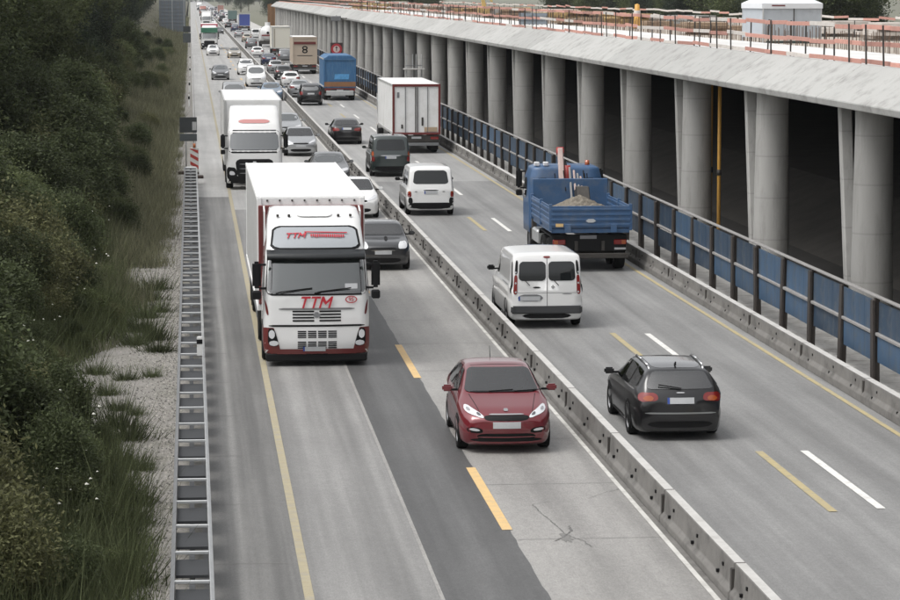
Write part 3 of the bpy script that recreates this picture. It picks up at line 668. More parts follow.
def car(kind, mat, px, row, away, label, group=None, lod=2, X=None, cat='car', name=None, yaw=0.0, plate=True, rim=None, trim=None):
    """px,row: ground pixel under the middle of the end that faces the camera"""
    s = CARS[kind]; L = s['L']
    x, y = P(px, row)
    if X is not None: x = X
    root = thing(name or ('car' if kind not in ('trafic', 'boxvan') else 'van'), label, cat, (x, y + L / 2, 0), (0 if away else math.pi) + yaw, group)
    me = cached(('body', kind, mat.name, min(lod, 1)), lambda: body_mesh(kind, mat, 1 if lod > 1 else 0))
    sh = cached(('shell', kind), lambda: Shell(me))
    Yd = lambda d: L / 2 - d
    glazed = lod > 1 and kind in ('hatch', 'estate', 'mini', 'sedan')
    if glazed:
        me2 = cached(('cutbody', kind, mat.name), lambda: cut_openings(me, s['ws'], s['rw'], [[(Yd(a), b) for a, b in q] for q in s['side']]))
        obj('body', me2, root)
        zb_ = s['belt'][2][1] - .06; c0 = s['side'][0][0][0]; ye = min(s['side'][-1][1][0] + .15, L - .45)
        cabn = obj('cabin', MB().box(-.70, .70, Yd(ye), Yd(c0 - .25), .30, .50).box(-.68, .68, Yd(c0 + .12), Yd(c0 - .30), .501, zb_ + .03).box(-.66, .66, Yd(ye), Yd(ye - .12), .501, zb_).mesh('cabin', M_trimg, bev=.03), root)
        for sx in (-.36, .36):
            for yy_ in (c0 + .95, c0 + 1.80):
                if yy_ > ye - .1: continue
                st_ = obj('seat', MB().prism([(Yd(yy_ - .45), .52), (Yd(yy_ - .45), .60), (Yd(yy_), .62), (Yd(yy_ + .14), 1.08), (Yd(yy_ + .24), 1.08), (Yd(yy_ + .12), .52)], 'x', sx - .24, sx + .24).mesh('seat', M_seat, bev=.04, seg=2), cabn)
                part('headrest', MB().box(sx - .12, sx + .12, Yd(yy_ + .26), Yd(yy_ + .16), 1.11, 1.26), M_seat, cabn, bev=.03, seg=2)
        part('steering_wheel', MB().lathe_x([(-.015, .155), (-.015, .185), (.015, .185), (.015, .155), (-.015, .155)], 18), M_black, cabn).matrix_local = Matrix.Translation((-.36, Yd(c0 + .30), zb_ + .06)) @ Matrix.Rotation(R(65), 4, 'X') @ Matrix.Rotation(R(90), 4, 'Y')
    else: obj('body', me, root)
    n, m = (10, 6) if lod > 1 else (4, 3)
    pt = lambda nm, ax, q, mt, **k: sh.patch(nm, ax, q, mt, k.pop('parent', root), n=k.pop('n', n), m=k.pop('m', m), **k)
    if glazed:
        for nm_, ax_, q_ in (('windscreen', 'F', s['ws']), ('rear_window', 'R', s['rw'])):
            o_ = pt(nm_, ax_, q_, M_pane, n=14, m=8, off=.010)[0]; pt('frit_band', ax_, q_, M_black, n=14, m=8, off=.005, ring=True, parent=o_)
        for q in s['side']:
            qs = [(Yd(a), b) for a, b in q]; os_ = pt('side_window', 'S+', qs, M_pane, mirror=True, n=8, m=6, off=.010); fs_ = pt('seal', 'S+', qs, M_black, mirror=True, n=8, m=6, off=.005, ring=True)
            for o_, f_ in zip(os_, fs_): f_.parent = o_
    else:
        pt('windscreen', 'F', s['ws'], M_wind)
        if s['rw']: pt('rear_window', 'R', s['rw'], M_glass if kind in ('hatch', 'estate', 'mini', 'boxvan') else M_wind)
        for q in s['side']: pt('side_window', 'S+', [(Yd(a), b) for a, b in q], M_glass, mirror=True, n=4, m=3)
    for wy in (Yd(s['wf']), Yd(s['wf'] + s['wb'])):
        wr = s['wr']
        if lod:
            for sg in (1, -1):                      # dark wheel arch lining, round
                vs = []; nn = 18
                for k in range(nn):
                    a = k * 2 * math.pi / nn; zz = max(.15, wr + math.sin(a) * wr * 1.17)
                    p, no = sh.hit('S+' if sg > 0 else 'S-', wy + math.cos(a) * wr * 1.17, max(zz, .22)); vs.append((p.x + sg * .005, p.y, zz))
                p, no = sh.hit('S+' if sg > 0 else 'S-', wy, wr); vs.append((p.x + sg * .006, p.y, wr))
                b = MB(); b.add(vs, [(k, (k + 1) % nn, nn) for k in range(nn)]); part('wheel_arch', b, M_black, root)
        for sg in (1, -1):
            p, no = sh.hit('S+' if sg > 0 else 'S-', wy, wr + .1)
            wheel(root, p.x + sg * .004, wy, wr, .21, sg, rim)
    if away or lod > 1:
        if s['tail']: pt('tail_light', 'R', s['tail'], M_tail, mirror=True, n=5, m=3, off=.010)
        if s['rplate'] and plate:
            z = s['rplate']; o = pt('licence_plate', 'R', [(-.26, z), (.26, z), (.26, z + .115), (-.26, z + .115)], M_plate, n=4, m=2, off=.014, rnd=0)
            if lod > 1: pt('plate_band', 'R', [(-.26, z), (-.215, z), (-.215, z + .115), (-.26, z + .115)], M_pblue, n=2, m=2, off=.017, rnd=0, parent=o[0])
        pt('rear_bumper_trim', 'R', [(-.62, .27), (.62, .27), (.66, .40), (-.66, .40)], M_black, n=6, m=2)
    if (not away) or lod > 1:
        pt('headlight', 'F', s['head'], M_lamp, mirror=True, n=5, m=3, off=.010)
        z = s['plate']
        if plate: pt('licence_plate', 'F', [(-.26, z), (.26, z), (.26, z + .115), (-.26, z + .115)], M_plate, n=4, m=2, off=.014, rnd=0)
        zg = s['head'][0][1]
        pt('grille', 'F', [(-.40, zg - .03), (.40, zg - .03), (.42, zg + .05), (-.42, zg + .05)], M_black, n=6, m=3)
        pt('lower_grille', 'F', [(-.50, .25), (.50, .25), (.58, .40), (-.58, .40)], M_black, n=6, m=3)
    if lod:
        sd0 = s['side'][0][0]
        mirror_part(root, mat if trim is None else trim, s['wid'][3][1] - .01, Yd(sd0[0] + .05), sd0[1] + .06)
    if lod > 1:
        b = MB()                                    # door joints and handles as thin dark lines on the flanks
        pt('sill_trim', 'S+', [(Yd(s['wf'] + s['wb'] - .45), .24), (Yd(s['wf'] + .45), .24), (Yd(s['wf'] + .45), .30), (Yd(s['wf'] + s['wb'] - .45), .30)], M_black, mirror=True, n=6, m=1)
        for a in ([s['wf'] + .50, s['side'][0][1][0] + .04] + ([s['wf'] + s['wb'] - .42] if len(s['side']) > 1 else [])):
            pt('door_gap', 'S+', [(Yd(a + .012), .30), (Yd(a), .30), (Yd(a), s['side'][0][0][1] - .03), (Yd(a + .012), s['side'][0][0][1] - .03)], M_black, mirror=True, n=1, m=6, off=.003, rnd=0)
        for a in (s['side'][0][1][0] - .16,) + ((s['side'][1][1][0] - .12,) if len(s['side']) > 1 else ()):
            pt('door_handle', 'S+', [(Yd(a), .86), (Yd(a - .18), .86), (Yd(a - .18), .895), (Yd(a), .895)], mat if mat.name != 'paint_white' else M_black, mirror=True, n=2, m=1, off=.025)
    root['shell'] = 0; del root['shell']
    return root, sh, pt, Yd

WHITE = paint('white', (.78, .78, .77), 0.0); SILVER = paint('silver', (.42, .43, .44), .6); GREY = paint('grey', (.17, .175, .18), .5)
BLACK = paint('black', (.006, .006, .007), .0, .3, .55); RED = paint('dark_red', (.165, .008, .016), .25, .32); DGREEN = paint('dark_green', (.020, .032, .030), .3)
ANTH = paint('anthracite', (.028, .029, .032), .4); BLUE = paint('blue', (.02, .08, .24), .1); BEIGE = paint('beige', (.40, .36, .29), .3)
NAVY = paint('navy', (.02, .03, .08), .3); LBLUE = paint('light_blue', (.20, .27, .36), .4); TEAL = paint('teal', (.10, .17, .16), .2)

# --- dark red hatchback
root, sh, pt, Yd = car('hatch', RED, 509, 455, False, 'dark red hatchback driving towards the camera beside the concrete barrier', lod=2, yaw=R(-1.0))
pt('dark_grille', 'F', [(-.40, .645), (.40, .645), (.44, .73), (-.44, .73)], M_black, n=8, m=3, off=.012)
pt('lower_air_intake', 'F', [(-.66, .24), (.66, .24), (.70, .30), (-.70, .30)], M_black, n=8, m=2, off=.008)
pt('chrome_lip', 'F', [(-.58, .325), (.58, .325), (.60, .345), (-.60, .345)], mk('red_lip', (.22, .04, .05), .3, coat=1.0), n=8, m=1, off=.016)
pt('fog_light', 'F', [(.50, .44), (.70, .46), (.69, .51), (.50, .485)], M_lamp, mirror=True, n=3, m=2, off=.012)
pt('grille_rim', 'F', [(-.36, .735), (.36, .735), (.36, .752), (-.36, .752)], M_chrome, n=8, m=1, off=.016)
for hq, sg in zip([o for o in root.children if o.name.startswith('headlight')], (1, -1)):
    pt('inner_lens', 'F', [(sg * .47, .715), (sg * .56, .735), (sg * .56, .785), (sg * .48, .75)], mk('lens_dark', (.10, .10, .11), .1, coat=1), n=3, m=2, off=.016, parent=hq)
    pt('indicator', 'F', [(sg * .66, .785), (sg * .74, .80), (sg * .735, .85), (sg * .66, .825)], mk('lens_grey', (.30, .30, .31), .1, coat=1), n=3, m=2, off=.016, parent=hq)
for sg in (1, -1):
    pt('bonnet_gap', 'T', [(sg * .63, Yd(1.08)), (sg * .642, Yd(1.08)), (sg * .492, Yd(.16)), (sg * .48, Yd(.16))], M_black, n=1, m=8, off=.002, rnd=0)
pt('fog_recess', 'F', [(.44, .40), (.74, .42), (.73, .53), (.46, .50)], M_black, mirror=True, n=4, m=3, off=.007)
pt('badge', 'F', [(-.07, .79), (.07, .79), (.07, .83), (-.07, .83)], M_chrome, n=4, m=2, off=.012, rnd=.9)
pt('roof_gap', 'T', [(-.52, Yd(2.15)), (.52, Yd(2.15)), (.52, Yd(2.17)), (-.52, Yd(2.17))], M_black, n=6, m=1, off=.003, rnd=0)
pt('cowl', 'F', [(-.66, 1.028), (.66, 1.028), (.66, 1.05), (-.66, 1.05)], M_black, n=8, m=1, off=.012)
for a, b2 in ((-.30, .30), (.30, .62)):
    part('wiper', MB().tube((-a * .2 + a, Yd(1.12), 1.055), (a - .52 * (1 if a > 0 else .9), Yd(1.19), 1.075), .010, n=6), M_black, root)
part('antenna', MB().tube((0, Yd(3.62), 1.39), (0, Yd(3.75), 1.60), .008, .004, n=6), M_black, root)

# --- black estate car
root, sh, pt, Yd = car('estate', BLACK, 682, 442, True, 'black estate car with silver roof rails driving away in the right carriageway', lod=2, yaw=R(-.6))
for sg in (1, -1):
    pts_ = []
    for q, (xx, dd_, up_) in enumerate(((.545, 2.42, -.01), (.55, 2.55, .035), (.55, 3.2, .04), (.54, 3.9, .035), (.53, 4.08, -.01))):
        hp = sh.hit('T', sg * xx, Yd(dd_))[0]; pts_.append((hp.x, hp.y, hp.z + up_))
    b = MB()
    for a, c in zip(pts_[:-1], pts_[1:]): b.tube(a, c, .022, n=8)
    part('roof_rail', b, M_chrome, root, smooth=True)
pt('roof_sheen_patch', 'T', [(-.47, Yd(4.1)), (.47, Yd(4.1)), (.49, Yd(2.55)), (-.49, Yd(2.55))], mk('roof_sky_sheen', (.03, .03, .033), .22, .3, coat=1.0), n=6, m=8, off=.004)  # greyer patch on the black roof: sky reflection put into its colour
pt('bumper_strip', 'R', [(-.74, .545), (.74, .545), (.745, .575), (-.745, .575)], mk('bright_trim', (.35, .36, .36), .3, .6), n=10, m=1, off=.012)
pt('tail_amber', 'R', [(.50, .80), (.72, .79), (.72, .88), (.54, .90)], M_tailo, mirror=True, n=3, m=2, off=.014)
part('rear_wiper', MB().tube((.02, Yd(4.60), 1.03), (-.42, Yd(4.545), 1.10), .013, n=6), M_black, root)
part('shark_fin', MB().prism([(Yd(4.0), 1.40), (Yd(3.85), 1.41), (Yd(4.0), 1.475)], 'x', -.012, .012), M_black, root)
pt('window_chrome', 'S+', [(Yd(4.25), .955), (Yd(1.75), .930), (Yd(1.75), .950), (Yd(4.25), .985)], M_chrome, mirror=True, n=12, m=1, off=.008)
pt('emblem', 'R', [(-.10, .935), (.10, .935), (.10, .955), (-.10, .955)], M_chrome, n=4, m=1, off=.012)

# --- small dark hatchback beside the white lorry
root, sh, pt, Yd = car('mini', ANTH, 384, 271, False, 'small dark grey hatchback beside the front of the white lorry', lod=2, yaw=R(-.5))
pt('grille_chrome', 'F', [(-.42, .63), (.42, .63), (.42, .655), (-.42, .655)], M_chrome, n=6, m=1, off=.015)
pt('bonnet_stripe', 'F', [(-.16, .90), (-.06, .90), (-.08, 1.0), (-.18, 1.0)], M_black, n=2, m=3, off=.01)
pt('roof_cover', 'T', [(-.54, Yd(3.1)), (.54, Yd(3.1)), (.56, Yd(1.85)), (-.56, Yd(1.85))], SILVER, n=6, m=6, off=.004)

# --- white panel van (near)
root, sh, pt, Yd = car('trafic', WHITE, 547, 329, True, 'white panel van with two rear windows right behind the blue tipper', lod=2, cat='van', rim=M_rimd, trim=M_black)
pt('rear_window', 'R', [(-.74, 1.25), (-.035, 1.25), (-.035, 1.74), (-.71, 1.74)], M_glass, n=8, m=6, off=.010)
pt('rear_window', 'R', [(.035, 1.25), (.74, 1.25), (.71, 1.74), (.035, 1.74)], M_glass, n=8, m=6, off=.010)
pt('tail_light', 'R', [(.775, .90), (.87, .90), (.845, 1.40), (.765, 1.40)], M_tail, mirror=True, n=3, m=8, off=.012)
pt('lamp_strip', 'S+', [(Yd(4.90), .92), (Yd(4.80), .92), (Yd(4.77), 1.74), (Yd(4.86), 1.74)], M_black, mirror=True, n=3, m=8, off=.008)
pt('lamp_strip', 'R', [(.765, 1.41), (.84, 1.41), (.80, 1.78), (.745, 1.78)], M_black, mirror=True, n=2, m=6, off=.012)
for z in (1.16, 1.44, .93): pt('reflector', 'R', [(.775, z), (.85, z), (.845, z + .06), (.775, z + .06)], M_plate, mirror=True, n=2, m=1, off=.016)
pt('brake_light', 'R', [(-.11, 1.83), (.11, 1.83), (.11, 1.88), (-.11, 1.88)], M_tail, n=4, m=1, off=.012)
pt('door_gap', 'R', [(-.006, .55), (.006, .55), (.006, 1.85), (-.006, 1.85)], M_black, n=1, m=8, off=.006, rnd=0)
pt('door_gap', 'R', [(-.80, .935), (.80, .935), (.80, .945), (-.80, .945)], M_galv_d, n=8, m=1, off=.005, rnd=0)
pt('door_handle', 'R', [(-.40, 1.06), (-.14, 1.06), (-.14, 1.10), (-.40, 1.10)], M_black, n=3, m=1, off=.014)
pt('emblem', 'R', [(.10, 1.04), (.20, 1.04), (.20, 1.14), (.10, 1.14)], M_chrome, n=3, m=3, off=.010, rnd=.9)
pt('plate_recess', 'R', [(-.76, .72), (-.10, .72), (-.10, .90), (-.76, .90)], M_galv_d, n=4, m=2, off=.008)
pt('licence_plate', 'R', [(-.70, .735), (-.18, .735), (-.18, .85), (-.70, .85)], M_plate, n=4, m=2, off=.014, rnd=0)
pt('plate_band', 'R', [(-.74, .735), (-.70, .735), (-.70, .85), (-.74, .85)], M_pblue, n=2, m=2, off=.014, rnd=0)
pt('lettering', 'R', [(.36, .90), (.68, .90), (.68, .92), (.36, .92)], M_galv_d, n=4, m=1, off=.012)
part('rear_bumper', MB().prism([(-.92, Yd(4.75)), (-.93, Yd(4.94)), (-.86, Yd(5.05)), (.86, Yd(5.05)), (.93, Yd(4.94)), (.92, Yd(4.75))], 'z', .40, .60), mk('bumper_plastic', (.045, .046, .048), .6), root, bev=.03, seg=2)
for sx in (-.45, .30): part('rear_wiper', MB().tube((sx - .12, Yd(5.01), 1.26), (sx, Yd(5.01), 1.13), .010, n=6), M_black, root)
pt('slide_rail', 'S+', [(Yd(4.6), 1.10), (Yd(3.1), 1.10), (Yd(3.1), 1.125), (Yd(4.6), 1.125)], M_galv_d, mirror=True, n=6, m=1)

# --- older white van
root, sh, pt, Yd = car('boxvan', WHITE, 431, 216, True, 'older white van with dark wide rear window between green and white vans', lod=2, cat='van', rim=M_rimd, trim=M_black)
pt('tail_amber', 'R', [(.77, .90), (.895, .90), (.89, .97), (.77, .97)], M_tailo, mirror=True, n=2, m=1, off=.014)
pt('corner_bumper', 'R', [(.70, .48), (.87, .48), (.87, .72), (.72, .72)], M_black, mirror=True, n=4, m=3, off=.012)
pt('bumper', 'R', [(-.86, .30), (.86, .30), (.86, .52), (-.86, .52)], M_black, n=8, m=3, off=.014)
pt('handle_strip', 'R', [(-.36, .98), (.36, .98), (.36, 1.02), (-.36, 1.02)], M_black, n=4, m=1, off=.016)
for sx in (-.58, .50): pt('badge', 'R', [(sx - .08, .93), (sx + .08, .93), (sx + .08, .97), (sx - .08, .97)], M_galv_d, n=2, m=1, off=.014)

# --- dark green van
root, sh, pt, Yd = car('boxvan', DGREEN, 391, 177, True, 'dark green van with tinted rear window behind the black sedan', lod=2, cat='van', rim=M_rimd)
pt('tall_lamp', 'R', [(.79, .98), (.90, .98), (.87, 1.22), (.80, 1.22)], M_tailo, mirror=True, n=2, m=3, off=.014)
pt('bumper', 'R', [(-.86, .34), (.86, .34), (.88, .50), (-.88, .50)], M_black, n=8, m=2, off=.014)
pt('tailgate_strip', 'R', [(-.55, .995), (.55, .995), (.55, 1.02), (-.55, 1.02)], M_chrome, n=6, m=1, off=.014)

# --- cars further back, right carriageway (driving away)
def simple(kind, mat, px, row, away, label, lod=1, **k):
    return car(kind, mat, px, row, away, label, lod=lod, **k)
simple('sedan', BLACK, 347, 144.5, True, 'black sedan with red tail lights ahead of the dark green van', lod=2)
simple('suv', BLACK, 311, 105.5, True, 'black off-roader left of the blue tarpaulin truck')
simple('sedan', SILVER, 300, 97.5, True, 'silver sedan just ahead of the black off-roader')
simple('hatch', WHITE, 291, 87.5, True, 'white hatchback with dark rear window ahead of silver sedan')
simple('hatch', ANTH, 284, 80, True, 'dark hatchback left of the beige box truck')
simple('estate', SILVER, 276, 73.5, True, 'silver estate ahead of the dark hatchback by the beige truck')
simple('sedan', NAVY, 269, 65.5, True, 'dark blue sedan left of the white square trailer')
simple('suv', GREY, 287, 62.5, True, 'grey car between the white trailer and beige box truck', X=11.6)
simple('hatch', WHITE, 257.5, 57.5, True, 'white hatchback far ahead in the barrier-side lane of departing cars')
simple('suv', GREY, 251.5, 48.5, True, 'grey off-roader in the departing queue beside the white tank truck')
simple('hatch', BEIGE, 247, 42, True, 'beige hatchback in the departing queue ahead of grey off-roader')
simple('suv', NAVY, 235, 31.5, True, 'dark violet-blue car far up the departing queue')
# --- oncoming cars
simple('hatch', WHITE, 357, 219, False, 'white car partly hidden behind the white lorry trailer', lod=2)
simple('sedan', GREY, 331, 187, False, 'grey car whose roof shows behind the white lorry trailer')
simple('hatch', SILVER, 301, 156.5, False, 'silver hatchback beside the second white truck', lod=2)
simple('estate', SILVER, 288.5, 138.5, False, 'silver estate right behind the silver hatchback in the oncoming lane')
simple('sedan', LBLUE, 272, 101, False, 'pale blue sedan in the oncoming fast lane near the white van')
simple('boxvan', WHITE, 256.5, 87, False, 'white van in the oncoming fast lane', cat='van')
simple('suv', WHITE, 246.5, 75, False, 'white off-roader ahead of white van in the oncoming fast lane')
simple('sedan', BEIGE, 234.5, 58, False, 'beige sedan alone in the oncoming fast lane')
simple('hatch', GREY, 220.5, 80, False, 'grey hatchback alone in the oncoming slow lane')
simple('hatch', WHITE, 213, 55.5, False, 'white hatchback ahead of the green cab truck')
simple('boxvan', SILVER, 236, 109, False, 'silver van roof showing behind the second white truck', cat='van', X=3.2)

# ------------------------------------------------------------------ trucks
def zloft(levels, nc=6):
    """levels: (z, half width, y front, y back, corner radius, bow of the front)"""
    V = []; rings = []
    for (z, wd, yf, yb, r, bow) in levels:
        pts = []
        nf = 8
        for i in range(nf + 1):
            x = -(wd - r) + 2 * (wd - r) * i / nf; pts.append((x, yf - bow * (x / wd) ** 2))
        yc = yf - bow * ((wd - r) / wd) ** 2
        for k in range(1, nc + 1):
            a = math.pi / 2 * (1 - k / nc); pts.append((wd - r + r * math.cos(a), yc - r + r * math.sin(a)))
        for i in range(1, 6): pts.append((wd, (yc - r) + (yb - yc + r) * i / 6))
        for i in range(7): pts.append((wd - 2 * wd * i / 6, yb))
        for i in range(1, 6): pts.append((-wd, yb + (yc - r - yb) * i / 6))
        for k in range(0, nc):
            a = math.pi / 2 * (k / nc); pts.append((-(wd - r) - r * math.cos(a), yc - r + r * math.sin(a)))
        rings.append([(x, y, z) for x, y in pts])
    n = len(rings[0]); F = []
    for rg_ in rings: V += rg_
    for j in range(len(rings) - 1):
        for k in range(n): F.append((j * n + k, j * n + (k + 1) % n, (j + 1) * n + (k + 1) % n, (j + 1) * n + k))
    F.append(tuple(range(n - 1, -1, -1))); F.append(tuple((len(rings) - 1) * n + k for k in range(n)))
    b = MB(); b.add(V, F); return b

def dense(levels, k=5):
    out = []
    for a, b in zip(levels[:-1], levels[1:]):
        for i in range(k): out.append(tuple(a[q] + (b[q] - a[q]) * i / k for q in range(6)))
    out.append(levels[-1]); return out

def trailer(root, y0, y1, z0, z1, wd, mat, rear=None, edge=None, name='trailer_box'):
    """box body from y0 (rear) to y1 (front)"""
    t = part(name, B(-wd, wd, y0, y1, z0, z1), mat, root, bev=.03, seg=2)
    edge = edge or M_alu
    e = MB()
    for sx in (-1, 1):
        e.box(sx * (wd + .004) - .03, sx * (wd + .004) + .03, y0 - .01, y1 + .01, z1 - .09, z1 + .006)
        e.box(sx * (wd + .004) - .03, sx * (wd + .004) + .03, y0 - .01, y1 + .01, z0 - .06, z0 + .06)
        for yy in (y0, y1): e.box(sx * (wd - .03) - .055, sx * (wd - .03) + .055, yy - .035, yy + .035, z0 - .05, z1 - .02)
    part('edge_frame', e, edge, t, bev=.008)
    return t
def chassis(root, y0, y1, wheels, r=.50, wd=1.24, z=.95):
    b = MB()
    for sx in (-.42, .42): b.box(sx - .05, sx + .05, y0, y1, z - .30, z)
    part('chassis_frame', b, M_steel_d, root)
    for yy in wheels:
        for sg in (1, -1): wheel(root, sg * wd, yy, r, .32, sg, M_rimd, True)
        part('axle', MB().tube((-wd + .3, yy, r), (wd - .3, yy, r), .07, n=8), M_steel_d, root)

def cab(root, yf, mat, hi=3.45, tall=True, low=None, wd=1.23):
    """cab with its front face at y = yf"""
    b_ = 2.25
    lv = [(.30, wd - .03, yf - .06, yf - b_, .22, .10), (.55, wd, yf, yf - b_, .24, .10), (1.00, wd, yf, yf - b_, .24, .10), (1.72, wd - .005, yf - .05, yf - b_, .24, .11),
          (2.55, wd - .06, yf - .34, yf - b_, .24, .11), (2.85, wd - .10, yf - .55, yf - b_, .24, .10), (hi - .25, wd - .14, yf - 1.15, yf - b_ + .0, .24, .08), (hi - .04, wd - .20, yf - 1.55, yf - b_, .22, .06), (hi, wd - .34, yf - 1.75, yf - b_ + .1, .15, .05)]
    me = zloft(dense(lv, 4)).mesh('cab', mat, smooth=True)
    o = obj('cab', me, root); return o, Shell(me)
def cab_mirrors(root, yf, wd=1.23, z=2.25):
    for sg in (1, -1):
        m = obj('mirror', MB().box(-.10, .10, -.09, .09, -.42, .20).mesh('mirror', M_black, bev=.05, seg=2), root, (sg * (wd + .15), yf - .20, z))
        part('arm', MB().box(-sg * .22, -sg * .05, -.03, .03, .10, .15).box(-sg * .22, -sg * .05, -.03, .03, -.45, -.40), M_black, m)
        part('wide_mirror', MB().box(-.10, .10, -.09, .09, -.68, -.48), M_black, m, bev=.03)

# --- white lorry with red trim, nearest oncoming
x, y = P(311, 367)
T = thing('lorry', 'white articulated lorry with dark red bumper and red TTM lettering, nearest oncoming', 'lorry', (2.85, y, 0), math.pi)
cb, sh = cab(T, 0.0, WHITE, 3.60)
WSQ = [(-1.13, 1.70), (1.13, 1.70), (1.08, 2.52), (-1.08, 2.52)]
cb.data = cut_openings(cb.data, WSQ, None, [[(-1.35, 1.75), (-.45, 1.62), (-.62, 2.45), (-1.35, 2.45)]])
cbi = obj('cabin', MB().box(-1.12, 1.12, -2.15, -.30, .9, 1.25).box(-1.12, 1.12, -.62, -.30, 1.251, 1.70).box(-1.1, 1.1, -2.2, -2.1, 1.251, 3.0).mesh('cabin', M_trimg, bev=.03), T)
for sx in (-.62, .62):
    part('seat', MB().prism([(-.85, 1.25), (-.85, 1.42), (-1.30, 1.45), (-1.45, 2.10), (-1.58, 2.10), (-1.48, 1.25)], 'x', sx - .26, sx + .26), M_seat, cbi, bev=.04, seg=2)
    part('headrest', B(sx - .14, sx + .14, -1.60, -1.48, 2.13, 2.32), M_seat, cbi, bev=.04, seg=2)
part('steering_wheel', MB().lathe_x([(-.02, .20), (-.02, .24), (.02, .24), (.02, .20), (-.02, .20)], 20), M_black, cbi).matrix_local = Matrix.Translation((-.62, -.72, 1.74)) @ Matrix.Rotation(R(35), 4, 'X') @ Matrix.Rotation(R(90), 4, 'Y')
part('curtain', B(-1.08, -.80, -2.09, -2.05, 1.4, 2.7).box(.80, 1.08, -2.09, -2.05, 1.4, 2.7), mk('curtain_grey', (.18, .18, .19), .9, var=.2), cbi)
pt = lambda nm, ax, q, mt, **k: sh.patch(nm, ax, q, mt, k.pop('parent', T), n=k.pop('n', 12), m=k.pop('m', 6), **k)
fr_ = pt('windscreen_surround', 'F', [(-1.17, 1.66), (1.17, 1.66), (1.12, 2.58), (-1.12, 2.58)], M_black, n=18, m=9, off=.008, ring=True)
pt('windscreen', 'F', WSQ, M_pane, n=18, m=9, off=.014)
for sd_ in ('S+', 'S-'): pt('side_window', sd_, [(-1.45, 1.70), (-.36, 1.58), (-.55, 2.50), (-1.45, 2.50)], M_pane, n=6, m=5, off=.010); pt('window_seal', sd_, [(-1.45, 1.70), (-.36, 1.58), (-.55, 2.50), (-1.45, 2.50)], M_black, n=6, m=5, off=.006, ring=True)
pt('light_box', 'F', [(-1.0, 2.72), (1.0, 2.72), (.93, 3.16), (-.93, 3.16)], mk('light_box_panel', (.33, .35, .37), .35, var=.05), n=12, m=6, off=.03)
lbm = pt('light_box_rim', 'F', [(-1.06, 2.68), (1.06, 2.68), (.98, 3.20), (-.98, 3.20)], M_black, n=12, m=6, off=.015)
b = MB(); vv = []
for i in range(13):
    xx = -1.14 + 2.28 * i / 12; bow = .12 * (xx / 1.2) ** 2; vv += [(xx, .06 - .20 - bow, 2.47), (xx, .10 - .20 - bow, 2.56), (xx, -.36 - bow, 2.70), (xx, -.36 - bow, 2.66), (xx, .07 - .20 - bow, 2.53)]
b.add(vv, [(i*5+k, (i+1)*5+k, (i+1)*5+(k+1) % 5, i*5+(k+1) % 5) for i in range(12) for k in range(5)])
part('sun_visor', b, mk('visor_plastic', (.018, .02, .022), .35), T, smooth=True)
pt('front_panel_line', 'F', [(-1.16, .94), (1.16, .94), (1.16, .985), (-1.16, .985)], M_black, n=16, m=1, off=.010)
pt('upper_trim', 'F', [(-.95, 1.33), (.95, 1.33), (.92, 1.375), (-.92, 1.375)], mk('grey_trim', (.22, .22, .22), .4, .4), n=12, m=1, off=.014)
for i in range(4):
    z = 1.06 + i * .072
    for xa, xb in ((-.56, -.06), (.06, .56)): pt('grille_slot', 'F', [(xa, z), (xb, z), (xb, z + .038), (xa, z + .038)], M_black, n=4, m=1, off=.010, rnd=0)
pt('badge', 'F', [(-.08, 1.15), (.08, 1.15), (.08, 1.28), (-.08, 1.28)], M_galv_d, n=4, m=4, off=.016, rnd=.9)
for z0 in (.68, .43):
    for c in range(4):
        for i in range(4):
            xa = -.46 + c * .235; z = z0 + i * .045
            pt('lower_slot', 'F', [(xa, z), (xa + .20, z), (xa + .20, z + .03), (xa, z + .03)], M_black, n=2, m=1, off=.010, rnd=0)
pt('bumper_corner', 'F', [(.84, .40), (1.215, .40), (1.225, .92), (.99, .92)], M_tarred, mirror=True, n=6, m=5, off=.012, rnd=.1)
for sd_ in ('S+', 'S-'): pt('bumper_side', sd_, [(-.10, .34), (-.95, .34), (-.95, .92), (-.10, .92)], M_tarred, n=5, m=3, off=.010)
pt('bumper_bar', 'F', [(-1.215, .30), (1.215, .30), (1.215, .42), (-1.215, .42)], M_tarred, n=16, m=2, off=.018)
pt('bumper_skirt', 'F', [(-1.20, .30), (1.20, .30), (1.20, .312), (-1.20, .312)], M_black, n=12, m=1, off=.018)
part('skirt', MB().box(-1.17, 1.17, -.9, -.10, .12, .31), M_black, T, bev=.03)
hl = pt('headlight', 'F', [(.86, .48), (1.12, .50), (1.12, .90), (.98, .90)], M_black, mirror=True, n=4, m=5, off=.020)
for h_ , sg in zip(hl, (1, -1)):
    for (a, c, d2, e2) in ((.97, .66, 1.10, .87), (.89, .50, 1.09, .62)):
        pt('lens', 'F', [(sg * a, c), (sg * d2, c), (sg * d2, e2), (sg * a, e2)], M_lamp, n=2, m=3, off=.030, parent=h_)
pt('side_deflector', 'F', [(1.10, 1.20), (1.16, 1.22), (1.20, 1.60), (1.14, 1.44)], M_tarred, mirror=True, n=3, m=4, off=.010)
pt('licence_plate', 'F', [(-.20, .375), (.32, .375), (.32, .485), (-.20, .485)], M_plate, n=4, m=2, off=.032, rnd=0)
pt('plate_band', 'F', [(.28, .375), (.32, .375), (.32, .485), (.28, .485)], M_pblue, n=1, m=1, off=.036, rnd=0)
pt('roof_hatch', 'F', [(-.42, 3.38), (.42, 3.38), (.40, 3.50), (-.40, 3.50)], mk('hatch_white', (.72, .72, .71), .4), n=6, m=3, off=.035)
for xx in (-.9, -.6, .62, .9):
    part('marker_lamp', MB().box(-.03, .03, -.03, .03, 0, .06), M_steel_d, T, bev=.01).location = (xx * .95, -1.25, 3.40)
